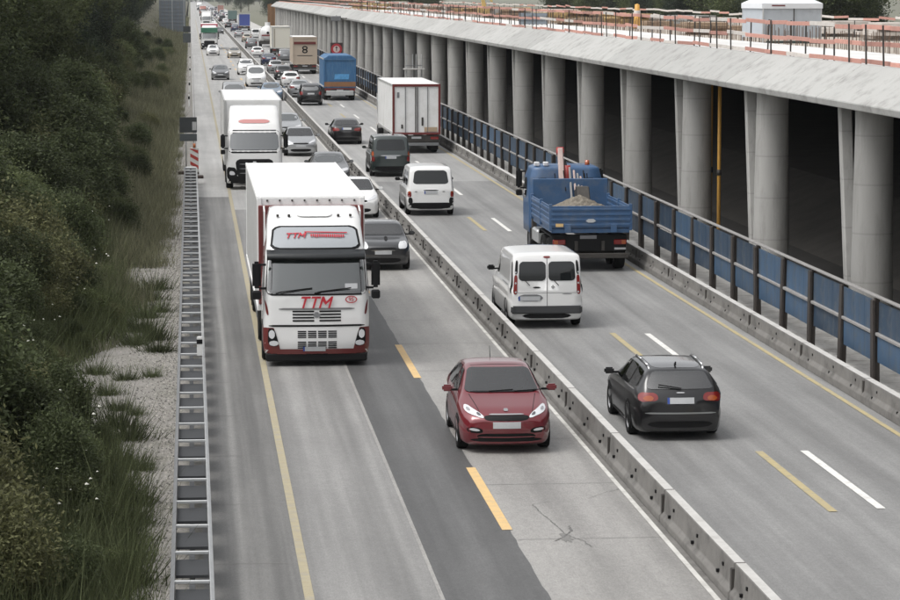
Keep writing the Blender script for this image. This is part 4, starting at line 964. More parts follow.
for xa in (-.55, .35):
    part('wiper', MB().tube((xa + .60, .02, 1.72), (xa + .45, .02, 1.76), .018, n=6).tube((xa + .45, -.0, 1.76), (xa - .25, -.02, 1.84), .014, n=6), M_black, T)
pt('windscreen_paper', 'F', [(-.95, 1.80), (-.66, 1.80), (-.66, 1.92), (-.95, 1.92)], M_plate, n=2, m=2, off=.022, rnd=0)
def on_front(me, name, x, z, parent, off=.03, wob=0):
    p, nn = sh.hit('F', x, z); o = obj(name, me, parent); zax = nn; xax = Vector((-1, 0, 0)); yax = zax.cross(xax).normalized(); xax = yax.cross(zax)
    o.matrix_local = Matrix((( xax.x, yax.x, zax.x, p.x + nn.x * off), (xax.y, yax.y, zax.y, p.y + nn.y * off), (xax.z, yax.z, zax.z, p.z + nn.z * off), (0, 0, 0, 1))); return o
def ttm(h):
    """bold slanted T T M, height h, centred"""
    k = .30; st = .17 * h; b = MB()
    def poly(pts): b.prism([((x + k * (y - .5)) * h, (y - .5) * h) for x, y in pts], 'z', 0, .008)
    w_ = st / h
    for x0 in (-1.35, -.48): poly([(x0, 1 - w_), (x0 + .80, 1 - w_), (x0 + .80, 1), (x0, 1)]); poly([(x0 + .40 - w_ / 2, 0), (x0 + .40 + w_ / 2, 0), (x0 + .40 + w_ / 2, 1 - w_ - .002), (x0 + .40 - w_ / 2, 1 - w_ - .002)])
    x0 = .40; poly([(x0, 0), (x0 + w_, 0), (x0 + w_, .62), (x0 + .48, .28), (x0 + .96 - w_, .62), (x0 + .96 - w_, 0), (x0 + .96, 0), (x0 + .96, 1), (x0 + .96 - w_, 1), (x0 + .48, .56), (x0 + w_, 1), (x0, 1)])
    return b.mesh('lettering', M_redtxt)
on_front(ttm(.27), 'lettering', .02, 1.505, T)
on_front(text_mesh('95', .13, M_redtxt, 0, .004), 'number', -.80, 1.56, T, .026)
ov = MB(); no_ = 20
for k in range(no_):
    a = k * 2 * math.pi / no_; ov.v += [(math.cos(a) * .14, math.sin(a) * .085, .0), (math.cos(a) * .115, math.sin(a) * .065, .0)]
ov.f = [(2*k, 2*((k+1) % no_), 2*((k+1) % no_)+1, 2*k+1) for k in range(no_)]
on_front(ov.mesh('number_ring', M_redtxt), 'number_ring', -.80, 1.56, T, .026)
on_front(ttm(.17), 'lettering', .45, 2.97, T, .05)
bar = MB().box(-.50, .50, .07, .10, 0, .006)
rr = random.Random(2)
for i in range(16): bar.box(-.36 + i * .05, -.36 + i * .05 + .032, -.085 + rr.uniform(0, .02), .02, 0, .006)
on_front(bar.mesh('lettering', M_redtxt), 'lettering', -.25, 2.98, T, .05)
cab_mirrors(T, 0.0)
part('air_deflector', MB().prism([(-2.2, 1.2), (-2.2, 3.45), (-2.75, 3.55), (-2.75, 1.2)], 'x', -1.16, -1.12).prism([(-2.2, 1.2), (-2.2, 3.45), (-2.75, 3.55), (-2.75, 1.2)], 'x', 1.12, 1.16), WHITE, T)
part('front_wall', B(-1.265, 1.265, -2.97, -2.86, 1.15, 3.55), M_tarred, T, bev=.02)
tr = trailer(T, -16.5, -2.97, 1.05, 3.75, 1.27, M_trailer, edge=M_trailer)
b = MB()
for i in range(8): b.box(-1.05 + i * .30 - .02, -1.05 + i * .30 + .02, -2.975, -2.93, 3.64, 3.68)
part('rivets', b, M_steel_d, tr)
b = MB()
for i in range(25): b.box(-1.285, -1.273, -16.3 + i * .54, -16.26 + i * .54, 1.0, 3.62); b.box(1.273, 1.285, -16.3 + i * .54, -16.26 + i * .54, 1.0, 3.62)
part('curtain_straps', b, M_alu, tr)
chassis(T, -16.2, -.8, (-1.45, -5.1, -11.5, -12.8, -14.1))
part('side_skirt', MB().box(-1.24, -1.20, -10.6, -6.2, .45, .95).box(1.20, 1.24, -10.6, -6.2, .45, .95), M_galv_d, T, bev=.01)

# --- second oncoming truck, white with dark grille
x, y = P(250, 190)
def second_truck(x, y, label, mat, tmat, dark=M_black, L=13.6, hi=3.65, top=3.85, name='lorry', detail=True, face=None, roofmat=None):
    T = thing(name, label, 'lorry', (x, y, 0), math.pi)
    cb, sh = cab(T, 0.0, mat, hi)
    pt = lambda nm, ax, q, mt, **k: sh.patch(nm, ax, q, mt, k.pop('parent', T), n=k.pop('n', 8), m=k.pop('m', 4), **k)
    pt('windscreen_surround', 'F', [(-1.17, 1.62), (1.17, 1.62), (1.12, 2.62), (-1.12, 2.62)], M_black, n=12, m=6, off=.008)
    pt('windscreen', 'F', [(-1.08, 1.76), (1.08, 1.76), (1.03, 2.50), (-1.03, 2.50)], M_wind, n=12, m=6, off=.016)
    pt('grille', 'F', [(-.75, .52), (.75, .52), (.85, 1.36), (-.85, 1.36)], dark, n=8, m=5, off=.010)
    pt('lower_bumper', 'F', [(-1.215, .30), (1.215, .30), (1.22, .62), (-1.22, .62)], dark, n=12, m=3, off=.012)
    pt('lamp_bezel', 'F', [(.74, .46), (1.20, .46), (1.205, 1.02), (.80, .98)], dark, mirror=True, n=5, m=4, off=.014)
    pt('headlight', 'F', [(.84, .66), (1.10, .66), (1.09, .84), (.90, .82)], M_lamp, mirror=True, n=4, m=3, off=.022)
    if detail:
        for i in range(3): pt('grille_bar', 'F', [(-.72, .72 + i * .2), (.72, .72 + i * .2), (.74, .76 + i * .2), (-.74, .76 + i * .2)], M_galv_d, n=8, m=1, off=.018)
        pt('badge', 'F', [(-.13, 1.02), (.13, 1.02), (.13, 1.26), (-.13, 1.26)], M_chrome, n=4, m=4, off=.026, rnd=.9)
        pt('licence_plate', 'F', [(-.26, .40), (.26, .40), (.26, .50), (-.26, .50)], M_plate, n=2, m=1, off=.022, rnd=0)
        pt('roof_sign', 'F', [(-.72, 2.90), (.72, 2.90), (.68, 3.06), (-.68, 3.06)], mk('faded_red', (.55, .25, .24), .5), n=6, m=2, off=.02)
    cab_mirrors(T, 0.0)
    trailer(T, -2.9 - L, -2.9, 1.0, top, 1.27, tmat)
    chassis(T, -2.6 - L, -.8, (-1.45, -5.0, -2.9 - L + 2.0, -2.9 - L + 3.3))
    return T
second_truck(2.75, y, 'second oncoming lorry, white with black grille, behind the nearest lorry', WHITE, M_trailer)
GREENP = paint('green', (.02, .16, .09), .1); PINK = mk('red_roof', (.55, .12, .16), .6)
x, y = P(209.5, 49.5)
T2 = second_truck(x, y, 'far oncoming lorry with a green windscreen band and red roof stripe', WHITE, M_trailer, detail=False)
part('green_band', B(-1.25, 1.25, -.32, -.10, 2.55, 3.3), GREENP, T2, bev=.03)
part('red_stripe', B(-1.28, 1.28, -2.9, -2.86, 3.4, 3.86), PINK, T2)
x, y = P(206.5, 26.5); second_truck(x, y, 'far oncoming white lorry behind the green-banded lorry', WHITE, M_trailer, detail=False)
x, y = P(203, 16); second_truck(x, y, 'very far oncoming lorry with red-brown cab at the head of the road', paint('brick', (.30, .10, .07)), M_trailer, detail=False)
x, y = P(199.5, 10); second_truck(x, y, 'very far oncoming white lorry near the top of the picture', WHITE, M_trailer, detail=False)

# --- blue tipper with crane, right carriageway
x, y = P(592, 272)
TX = 12.30
T = thing('tipper_truck', 'blue tipper truck with folded crane and a heap of gravel in its bed', 'truck', (TX, y, 0), 0)
TB = mk('tipper_blue', (.040, .098, .205), .5, var=.15, vs=2, dirt=(.16, .17, .18), dirt_amt=.5, ds=2.5, coat=.2)
chassis(T, .15, 7.6, (1.15, 2.5, 6.0), r=.50, wd=1.20)
bed = obj('bed', B(-1.22, 1.22, .0, 4.7, 1.22, 1.36).mesh('bed_floor', TB, bev=.01), T)
b = MB(); b.box(-1.25, 1.25, -.05, .0, 1.38, 2.06)
for z in (1.44, 1.60, 1.76, 1.92): b.box(-1.24, 1.24, -.075, -.045, z, z + .07)
tg = part('tailgate', b, TB, bed, bev=.008)
for sx in (-1.27, 1.23):
    b = MB(); b.box(sx, sx + .04, .0, 4.7, 1.38, 2.06)
    for z in (1.44, 1.60, 1.76, 1.92): b.box(sx - .022, sx + .062, .05, 4.65, z, z + .07)
    part('side_board', b, TB, bed, bev=.008)
b = MB()
for sx in (-1.25, 1.25):
    for yy in (.0, 2.35, 4.7): b.box(sx - .05, sx + .05, yy - .055, yy + .05, 1.30, 2.12)
part('stake', b, TB, bed, bev=.01)
part('headboard', B(-1.24, 1.24, 4.72, 4.80, 1.36, 2.60), TB, bed, bev=.02)
b = MB()
for sx in (-.72, .72): b.box(sx - .10, sx + .10, -.10, -.076, 1.24, 1.50)
part('hinge', b, TB, bed, bev=.01)
pl = part('emblem', MB().prism([(-.16, 1.60), (-.08, 1.55), (.08, 1.55), (.16, 1.60), (.08, 1.66), (-.08, 1.66)], 'y', -.085, -.078), M_plate, bed)
part('reflector_plate', B(-1.10, -.86, -.085, -.078, 1.42, 1.52), M_yel_l, bed)
# gravel heap
V = []; F = []; nx, ny = 22, 34; rs = random.Random(8)
for i in range(nx + 1):
    for j in range(ny + 1):
        u, v = i / nx * 2 - 1, j / ny * 2 - 1
        h = .22 + .62 * max(0, 1 - math.hypot(u * 1.0, v * .9)) ** 1.0 + rs.uniform(-.05, .05)
        V.append((u * 1.21, .02 + (v + 1) / 2 * 4.66, 1.40 + h))
F = [(i*(ny+1)+j, (i+1)*(ny+1)+j, (i+1)*(ny+1)+j+1, i*(ny+1)+j+1) for i in range(nx) for j in range(ny)]
lo = obj('gravel_heap', MB().add(V, F).mesh('gravel_heap', M_sand)); lo.location = (TX, y, 0)
tag(lo, 'heap of brown gravel lying in the blue tipper bed', 'gravel'); lo['kind'] = 'stuff'
# cab seen from behind
lv = [(.75, 1.20, 7.75, 5.75, .18, .06), (1.9, 1.22, 7.75, 5.75, .18, .06), (2.55, 1.18, 7.50, 5.78, .18, .06), (2.88, 1.10, 7.2, 5.85, .18, .05), (2.96, .95, 7.0, 6.0, .15, .04)]
me = zloft(dense(lv, 4)).mesh('cab', TB, smooth=True); obj('cab', me, T); sh = Shell(me)
sh.patch('rear_window', 'R', [(-1.0, 2.15), (-.55, 2.15), (-.55, 2.55), (-1.0, 2.55)], M_glass, T, n=4, m=3)
sh.patch('rear_window', 'R', [(.55, 2.15), (1.0, 2.15), (1.0, 2.55), (.55, 2.55)], M_glass, T, n=4, m=3)
sh.patch('rear_window', 'R', [(-.40, 2.15), (.40, 2.15), (.40, 2.55), (-.40, 2.55)], M_glass, T, n=4, m=3)
sh.patch('side_window', 'S+', [(6.55, 1.85), (7.45, 1.80), (7.30, 2.50), (6.55, 2.52)], M_glass, T, n=4, m=3, mirror=True)
sh.patch('windscreen', 'F', [(-1.08, 1.8), (1.08, 1.8), (1.02, 2.55), (-1.02, 2.55)], M_wind, T, n=8, m=4)
cab_mirrors(T, 7.6, 1.22, 2.55)
for sx in (-.95, -.65): part('work_lamp', B(sx - .09, sx + .09, 5.9, 6.1, 2.93, 3.08), M_lamp, T, bev=.03)
part('beacon', MB().tube((.75, 6.1, 2.9), (.75, 6.1, 3.12), .09, .07, n=10), M_tailo, T, smooth=True)
# folded crane between cab and bed
cr = obj('crane', B(-.35, .35, 4.95, 5.55, .95, 1.9).mesh('crane_base', M_steel_d, bev=.03), T)
part('column', MB().tube((-.05, 5.25, 1.8), (-.05, 5.25, 3.0), .16, .13, n=12), mk('crane_red', (.35, .04, .035), .4, var=.15), cr, smooth=True)
CP = mk('crane_pale', (.46, .36, .33), .5, var=.2, vs=5); CR = mk('crane_red', (.35, .04, .035)); CG = mk('crane_grey', (.26, .26, .26), .4, .2, var=.1)
part('main_boom', MB().prism([(4.80, 2.50), (4.98, 2.38), (5.50, 3.52), (5.34, 3.58)], 'x', -.34, -.16), CP, cr, bev=.03)
part('boom_cap', MB().prism([(5.28, 3.40), (5.46, 3.32), (5.54, 3.54), (5.38, 3.60)], 'x', -.37, -.13), CR, cr, bev=.02)
part('lift_cylinder', MB().tube((-.08, 5.05, 2.1), (-.08, 5.42, 3.1), .055, n=10).tube((-.08, 4.88, 1.7), (-.08, 5.06, 2.12), .035, n=10), M_steel_d, cr, smooth=True)
part('boom_joint', MB().lathe_x([(-.44, .02), (-.44, .15), (-.08, .15), (-.08, .02)], 16, 0, 4.88, 2.42), mk('crane_dark_red', (.16, .03, .028), .5, var=.2), cr, bev=.01)
part('turntable', MB().tube((-.1, 5.25, 1.85), (-.1, 5.25, 2.0), .34, n=16), M_steel_d, cr)
for q, sx in enumerate((-.02, .12, .24, .34)):
    part('outer_boom', MB().prism([(4.98, 2.94 - q * .10), (5.06, 2.96 - q * .10), (4.50, 1.98 + q * .03), (4.42, 1.96 + q * .03)], 'x', sx, sx + .07), CG if q % 2 == 0 else CP, cr, bev=.015)
part('valve_block', B(.42, .66, 5.0, 5.4, 1.9, 2.35), M_steel_d, cr, bev=.02)
for sx in (-.48, .50, .58): part('hose', MB().tube((sx, 5.0, 2.75), (sx + .05, 4.82, 2.2), .018, n=6).tube((sx + .05, 4.82, 2.2), (sx - .02, 4.85, 1.7), .018, n=6), M_black, cr)
for sg in (-1, 1): part('stabiliser_leg', B(sg * 1.12 - .08, sg * 1.12 + .08, 5.15, 5.35, .55, 1.55), M_steel_d, cr, bev=.02)
part('grab', MB().prism([(2.7, 2.05), (3.0, 2.45), (3.35, 2.45), (3.6, 2.05), (3.2, 1.75)], 'x', -.02, .38).prism([(3.1, 2.4), (3.3, 2.4), (4.5, 2.25), (4.5, 2.05)], 'x', .10, .26), M_steel_d, cr, bev=.04)
b = MB()
for sx in (-.2, .45): b.tube((sx, 4.9, 2.85), (sx + .05, 4.7, 2.2), .02, n=6)
part('hose', b, M_black, cr)
# rear end
part('underrun_bar', B(-1.20, 1.20, .02, .14, .42, .58), M_steel_d, T, bev=.02)
part('rear_panel', B(-1.15, 1.15, .20, .26, .62, 1.16), M_black, T, bev=.02)
for sg in (-1, 1):
    l_ = part('tail_light', B(sg * .96 - .20, sg * .96 + .20, .145, .205, .84, 1.0), M_tail, T, bev=.02)
    part('amber', B(sg * 1.06 - .06, sg * 1.06 + .06, .13, .148, .86, .98), M_tailo, l_)
    part('mudguard', MB().prism([(.35, .95), (.5, 1.12), (3.1, 1.12), (3.2, .95), (3.1, 1.08), (.5, 1.08)], 'x', sg * 1.02 - .19, sg * 1.02 + .19), M_black, T)
part('licence_plate', B(-.30, .22, .185, .198, 1.02, 1.13), mk('dim_plate', (.25, .25, .26), .5), T)
part('mud_flap_lettering', B(.78, 1.14, .185, .198, .68, .74), M_plate, T)
part('fuel_tank', B(-1.2, -.75, 3.9, 5.2, .55, 1.0), M_galv, T, bev=.06)
part('fuel_tank', B(.75, 1.2, 3.9, 5.2, .55, 1.0), M_galv_d, T, bev=.06)

# --- white box trailer seen from behind
def rear_trailer(px, row, label, mat, frame, z1=3.75, L=12.0, X=None, cat='lorry', doors=True, cabmat=WHITE):
    x, y = P(px, row); x = X or x
    T = thing('lorry', label, cat, (x, y, 0), 0)
    t = trailer(T, 0.0, L, 1.10, z1, 1.27, mat, edge=M_alu)
    b = MB(); b.box(-1.30, -1.18, -.06, .0, 1.02, z1 + .02); b.box(1.18, 1.30, -.06, .0, 1.02, z1 + .02); b.box(-1.179, 1.179, -.06, .0, z1 - .12, z1 + .02); b.box(-1.179, 1.179, -.06, .0, 1.02, 1.14)
    part('rear_frame', b, frame, t, bev=.008)
    chassis(T, .3, L + 2.0, (1.6, 2.9, 4.2, L + .9), r=.5)
    part('underrun_bar', B(-1.22, 1.22, .0, .12, .42, .58), M_galv_d, T, bev=.02)
    part('bumper_panel', B(-1.20, 1.20, .02, .08, .62, .98), M_steel_d, T, bev=.01)
    for sg in (1, -1): part('tail_light', B(sg * .98 - .22, sg * .98 + .22, -.03, .02, .76, .90), M_tail, T, bev=.015)
    part('licence_plate', B(-.26, .26, -.02, .015, .80, .91), M_plate, T)
    for sg in (1, -1): part('mud_flap', B(sg * .95 - .25, sg * .95 + .25, .3, .32, .2, .75), M_rub, T)
    lv = [(.5, 1.22, L + 2.6, L + .5, .2, .08), (2.6, 1.2, L + 2.4, L + .5, .2, .08), (3.4, 1.05, L + 1.7, L + .55, .2, .05)]
    obj('cab', zloft(dense(lv, 3)).mesh('cab', cabmat, smooth=True), T)
    return T, t
T, t = rear_trailer(416.5, 153.5, 'white box lorry with dark red door frame driving away', M_trailer, M_tarred, 3.72)
for sx in (-.60, -.06, .06, .60):
    o = part('lock_bar', MB().tube((sx, -.045, 1.15), (sx, -.045, 3.58), .022, n=6), M_galv_d if abs(sx) > .3 else M_steel_d, t)
part('door_gap', B(-.010, .010, -.012, -.002, 1.15, 3.60), M_black, t)
for sx, z, h_ in ((.32, 1.5, .45), (-.78, 1.35, .22)): part('lock_handle', B(sx - .05, sx + .05, -.06, -.01, z, z + h_), M_steel_d, t, bev=.01)
part('plate_box', B(.42, 1.12, -.05, -.01, 1.18, 1.42), mk('cardboard', (.42, .32, .22), .8), t, bev=.01)
part('hazard_sign', B(-1.05, -.92, -.02, -.003, 3.0, 3.3), M_galv_d, t)
# --- blue tarpaulin truck
BT = mk('blue_tarpaulin', (.04, .135, .28), .55, var=.22, vs=2.5, dirt=(.13, .23, .33), dirt_amt=.6, ds=2, stretch=(3, 3, .6))
T, t = rear_trailer(340, 100.5, 'blue tarpaulin truck driving away beside the black off-roader', BT, BT, 3.35, 8.0, cabmat=BLUE)
part('tail_board', B(-1.26, 1.26, -.09, -.062, 1.12, 1.50), mk('brown_board', (.26, .13, .06), .7, var=.2), t)
part('dark_board', B(-1.24, 1.24, -.05, .02, .90, 1.10), M_tarred, t)
part('print', MB().prism([(-.45, 1.70), (.70, 1.70), (.75, 2.12), (-.40, 2.12)], 'y', -.014, -.004), mk('print_blue', (.10, .33, .62), .5, var=.3, vs=4), t)
part('silver_bumper', B(-1.1, 1.1, -.12, -.02, .42, .80), M_galv, T, bev=.03)
part('tarp_roof', MB().prism([(-1.27, 3.36), (-.9, 3.62), (.9, 3.62), (1.27, 3.36)], 'y', .02, 7.95), BT, t, bev=.03)
# --- beige box truck with round emblem
BX = mk('beige_box', (.46, .38, .30), .6, var=.06)
T, t = rear_trailer(305, 74, 'beige box truck with dark stripe and round black emblem', BX, BX, 3.9, 9.0)
part('dark_stripe', B(-1.17, 1.17, -.075, -.062, 3.15, 3.42), M_tarred, t)
em = MB(); ne = 16
for cz in (2.42, 2.76):
    vv = []
    for k in range(ne):
        a = k * 2 * math.pi / ne; vv += [(math.cos(a) * .30, -.012, cz + math.sin(a) * .22), (math.cos(a) * .15, -.012, cz + math.sin(a) * .10)]
    em.add(vv, [(2*k, 2*((k+1) % ne), 2*((k+1) % ne)+1, 2*k+1) for k in range(ne)])
part('emblem', em, M_black, t)
part('lettering', MB().box(-.80, .80, -.012, -.003, 1.92, 2.0), M_steel_d, t)
part('white_roof', B(-1.25, 1.25, .02, 9.0, 3.935, 3.95), M_trailer, t)
# --- white square trailer
T, t = rear_trailer(287, 56, 'white square trailer ahead of the beige box truck', mk('cream_box', (.66, .64, .56), .6), M_alu, 4.0, 10.0, X=12.3)
part('tan_stripe', B(-1.0, -.85, -.02, -.003, 1.2, 3.7), BEIGE, t)
# --- white tank truck
x, y = P(265, 47)
T = thing('tank_truck', 'white tank truck far ahead in the departing slow lane', 'truck', (12.2, y, 0), 0)
vv = MB(); n_ = 20
for yy, r in ((0, .2), (.05, .9), (.35, 1.12), (7.0, 1.12), (7.3, .9)):
    for k in range(n_):
        a = k * 2 * math.pi / n_; vv.v.append((math.cos(a) * r * 1.08, yy, 2.25 + math.sin(a) * r))
vv.f = [(j*n_+k, j*n_+(k+1) % n_, (j+1)*n_+(k+1) % n_, (j+1)*n_+k) for j in range(4) for k in range(n_)] + [tuple(range(n_))]
part('tank', vv, WHITE, T, smooth=True)
part('manhole', MB().tube((0, 2.0, 3.3), (0, 2.0, 3.9), .45, n=12), WHITE, T)
part('red_band', B(-1.0, 1.0, -.06, .04, 1.75, 1.95), M_tail, T)
chassis(T, .2, 9.5, (1.3, 2.6, 8.3)); part('bumper', B(-1.2, 1.2, -.02, .15, .45, 1.0), M_steel_d, T, bev=.02)
obj('cab', zloft(dense([(.5, 1.22, 10.0, 7.9, .2, .08), (2.6, 1.2, 9.8, 7.9, .2, .08), (2.9, 1.05, 9.4, 8.0, .2, .05)], 3)).mesh('cab', WHITE, smooth=True), T)
# --- far trucks
rear_trailer(256.5, 30.5, 'far blue box truck ahead of the white tank truck', paint('box_blue', (.03, .06, .30)), M_galv, 3.8, 8.0, X=12.2)
rear_trailer(243.5, 22.5, 'far pale green box truck ahead of the blue box truck', TEAL, TEAL, 3.4, 7.0, X=12.0)
rear_trailer(233, 14.0, 'very far reddish box truck in the departing lanes', paint('box_red', (.40, .20, .16)), M_alu, 3.6, 8.0, X=12.0)
# --- middle distance queue
for (kd, mt, rw, X_, away, lb) in (('sedan', SILVER, 37.5, 9.3, True, 'silver sedan ahead of the beige hatchback in the departing queue'), ('boxvan', WHITE, 39, 12.1, True, 'white van ahead of the white tank truck'),
    ('hatch', BLACK, 28, 9.2, True, 'black hatchback ahead of the violet-blue car in the departing queue'), ('suv', WHITE, 24.5, 9.4, True, 'white off-roader beside the pale green box truck'), ('sedan', GREY, 21, 9.3, True, 'grey sedan ahead of the white off-roader far up the queue'),
    ('hatch', SILVER, 18.5, 9.2, True, 'silver hatchback very far up the departing queue'), ('estate', NAVY, 16.5, 9.3, True, 'dark blue estate very far up the departing queue'), ('hatch', RED, 19, 12.1, True, 'red hatchback ahead of the pale green box truck'), ('suv', BLACK, 16.6, 12.3, True, 'black off-roader behind the reddish box truck'),
    ('sedan', ANTH, 34, 6.0, False, 'dark sedan in the oncoming fast lane beside the green-banded lorry'), ('hatch', WHITE, 25, 5.9, False, 'white hatchback far up the oncoming fast lane'), ('suv', GREY, 20, 6.1, False, 'grey off-roader far up the oncoming fast lane'), ('sedan', SILVER, 17, 6.0, False, 'silver sedan far up the oncoming fast lane')):
    car(kd, mt, 200, rw, away, lb, lod=1 if rw > 26 else 0, X=X_)
# --- the far queue
rq = random.Random(21); cols = [WHITE, WHITE, SILVER, GREY, BLACK, NAVY, BEIGE, RED, SILVER]
ys = 800.0
FARL = {True: 'car in the distant departing queue near the top of the picture', False: 'oncoming car in the distant queue near the top of the picture'}
for k in range(16):
    ys += rq.uniform(22, 55)
    for X_, away in ((9.3, True), (12.2, True), (6.0, False)):
        if rq.random() < .72:
            cm_ = rq.choice(cols); cn = cm_.name.replace('paint_', '').replace('_', ' ')
            car(rq.choice(['hatch', 'sedan', 'suv', 'boxvan']), cm_, 200, 20, away, 'tiny %s %s' % (cn, FARL[away]),
                group='distant departing queue' if away else 'distant oncoming queue', lod=0)[0].location = (X_ + rq.uniform(-.2, .2), ys + rq.uniform(-8, 8), 0)

# ------------------------------------------------------------------ guard rail on the left verge
GRX0, GRX1 = -.30, .20
ra = P(195, 183)[1]
grail = thing('guard_rail', 'double steel guard rail with cross spacers along the gravel verge', 'guard rail', (0, 0, 0))
def wbeam(x, sg):
    pf = [(0, .44), (.045, .47), (.05, .53), (.005, .575), (.005, .605), (.05, .65), (.045, .71), (0, .745), (-.012, .745), (-.012, .44)]
    return [(x + sg * a, z) for a, z in pf]
ny = 16
seg = 4.0
mr_ = {}
for nm, xx, sg in (('outer', GRX1, 1), ('inner', GRX0, -1)):
    mr_[nm] = MB().prism(wbeam(xx, sg), 'y', 0, seg - .004).mesh('rail_beam', M_galv if nm == 'outer' else M_galv_d)
nseg = int((ra - 24) / seg)
for k in range(nseg):
    for nm in ('outer', 'inner'): obj('rail_beam', mr_[nm], grail, (0, ra - (k + 1) * seg, 0))
pm_ = MB().box(-.09, -.01, -.05, .05, -.3, .70).mesh('post', M_galv_d)
sm_ = MB().box(GRX0 + .012, GRX1 - .012, -.028, .028, .71, .755).mesh('spacer', M_galv, bev=.006)
tm_ = MB().box(GRX0 + .02, GRX1 - .02, -1.12, -.03, .60, .64).mesh('shade_plate', mk('rail_shade', (.028, .030, .033), .7, var=.2))  # shade between the two rails, put in as dark plates
for k in range(int((ra - 24) / 2.0)):
    yy = ra - .6 - k * 2.0
    obj('spacer', sm_, grail, (0, yy, 0), (0, 0, random.Random(k).uniform(-.03, .03))); obj('post', pm_, grail, (0, yy, 0)); obj('shade_plate', tm_, grail, (0, yy, 0))
part('end_piece', MB().prism([(GRX1, .745), (GRX1 + .05, .70), (GRX1 + .05, .45), (GRX1, .42), (GRX0, .42), (GRX0, .745)], 'y', ra, ra + .10), M_galv, grail, bev=.03)
def delineator(x, y, z, label, name='delineator', h=.95, board=False):
    t = thing(name, label, 'delineator', (x, y, z), group='delineator posts on the verge')
    part('shaft', MB().prism([(-.06, -.05), (.06, -.05), (.04, .05), (-.04, .05)], 'z', 0, h), mk('delineator_white', (.72, .72, .70), .5), t, bev=.008)
    part('black_band', MB().prism([(-.064, -.054), (.064, -.054), (.044, .054), (-.044, .054)], 'z', h * .62, h * .86), M_black, t)
    return t
yy = P(193, 356, .75)[1]
delineator(.13, yy, .757, 'white and black delineator fixed on top of the guard rail', h=.42)
for i, (px_, rw) in enumerate(((189, 107), (189.5, 92), (190, 76), (190, 63))):
    delineator(P(px_, rw)[0], P(px_, rw)[1], 0, 'white delineator post on the verge, %s from the arrow board' % ('nearest', 'second', 'third', 'fourth')[i])
# red and white marker board
x, y = P(194.5, 178)
t = thing('marker_board', 'red and white striped marker board on a foot at the end of the guard rail', 'traffic sign', (x, y, 0))
part('panel', B(-.20, .20, -.03, .03, .28, 1.42), mk('marker_white', (.70, .70, .68), .4), t, bev=.02)
for k in range(3):
    z = .42 + k * .36
    part('stripe', MB().prism([(-.19, z + .22), (.19, z), (.19, z + .16), (-.19, z + .38 if z + .38 < 1.4 else 1.4)], 'y', -.040, -.032), mk('marker_red', (.42, .05, .04), .4), t)
part('foot', B(-.42, .42, -.35, .35, .0, .12), mk('recycled_rubber', (.05, .035, .03), .9), t, bev=.03)
part('upright', B(-.03, .03, -.02, .02, .1, .3), M_steel_d, t)
part('warning_lamp', MB().lathe_x([(-.06, .02), (-.06, .10), (.06, .10), (.06, .02)], 14, 0, 0, 1.52), mk('lamp_amber', (.40, .12, .03), .4), t)
x, y = P(188.5, 174)
t = thing('road_sign', 'dark backs of two stacked road signs on a pole beside the marker board', 'traffic sign', (x, y, 0))
part('pole', MB().tube((-.1, 0, 0), (-.1, 0, 2.7), .035, n=8).tube((.28, 0, 0), (.28, 0, 2.7), .035, n=8), M_galv, t, smooth=True)
part('upper_panel', B(-.40, .42, -.06, -.035, 1.98, 2.72), mk('sign_back', (.035, .04, .042), .6, var=.2), t, bev=.01)
part('lower_panel', B(-.40, .42, -.06, -.035, 1.58, 1.93), mk('sign_back2', (.07, .08, .085), .6, var=.2), t, bev=.01)
part('bracket', MB().box(.20, .40, -.075, -.062, 2.1, 2.5), M_galv, t)
part('foot', B(-.5, .5, -.3, .3, 0, .14), MATS['recycled_rubber'], t, bev=.03)
# portable sign further up
x, y = P(187, 47)
t = thing('tall_sign', 'tall dark sign back standing on the far verge', 'traffic sign', (x, y, 0))
part('panel', B(-.62, .62, -.05, 0, .7, 2.2), MATS['sign_back2'], t, bev=.02); part('panel', B(-.58, .58, -.05, 0, 2.35, 3.3), MATS['sign_back'], t, bev=.02)
part('post', MB().box(-.4, -.32, .0, .08, 0, 3.2).box(.32, .4, .0, .08, 0, 3.2), M_galv_d, t)
# big direction sign seen from behind
x, y = P(172.5, 36); 
t = thing('direction_sign', 'large grey back of a direction sign with a lattice frame', 'traffic sign', (x, y, 0))
part('panel', B(-2.6, 2.6, .0, .06, .9, 7.1), mk('sign_grey_blue', (.17, .20, .23), .6, var=.1), t)
for k in range(9): part('rail', B(-2.6, 2.6, -.08, -.01, 1.2 + k * .7, 1.27 + k * .7), M_galv_d, t)
for xx in (-2.3, -1.5, -.7, 0, .7, 1.5, 2.3): part('upright', B(xx - .05, xx + .05, -.16, -.082, 0 if xx in (-2.3, 0, 2.3) else .9, 7.1), M_galv if xx in (0, 2.3) else M_galv_d, t)
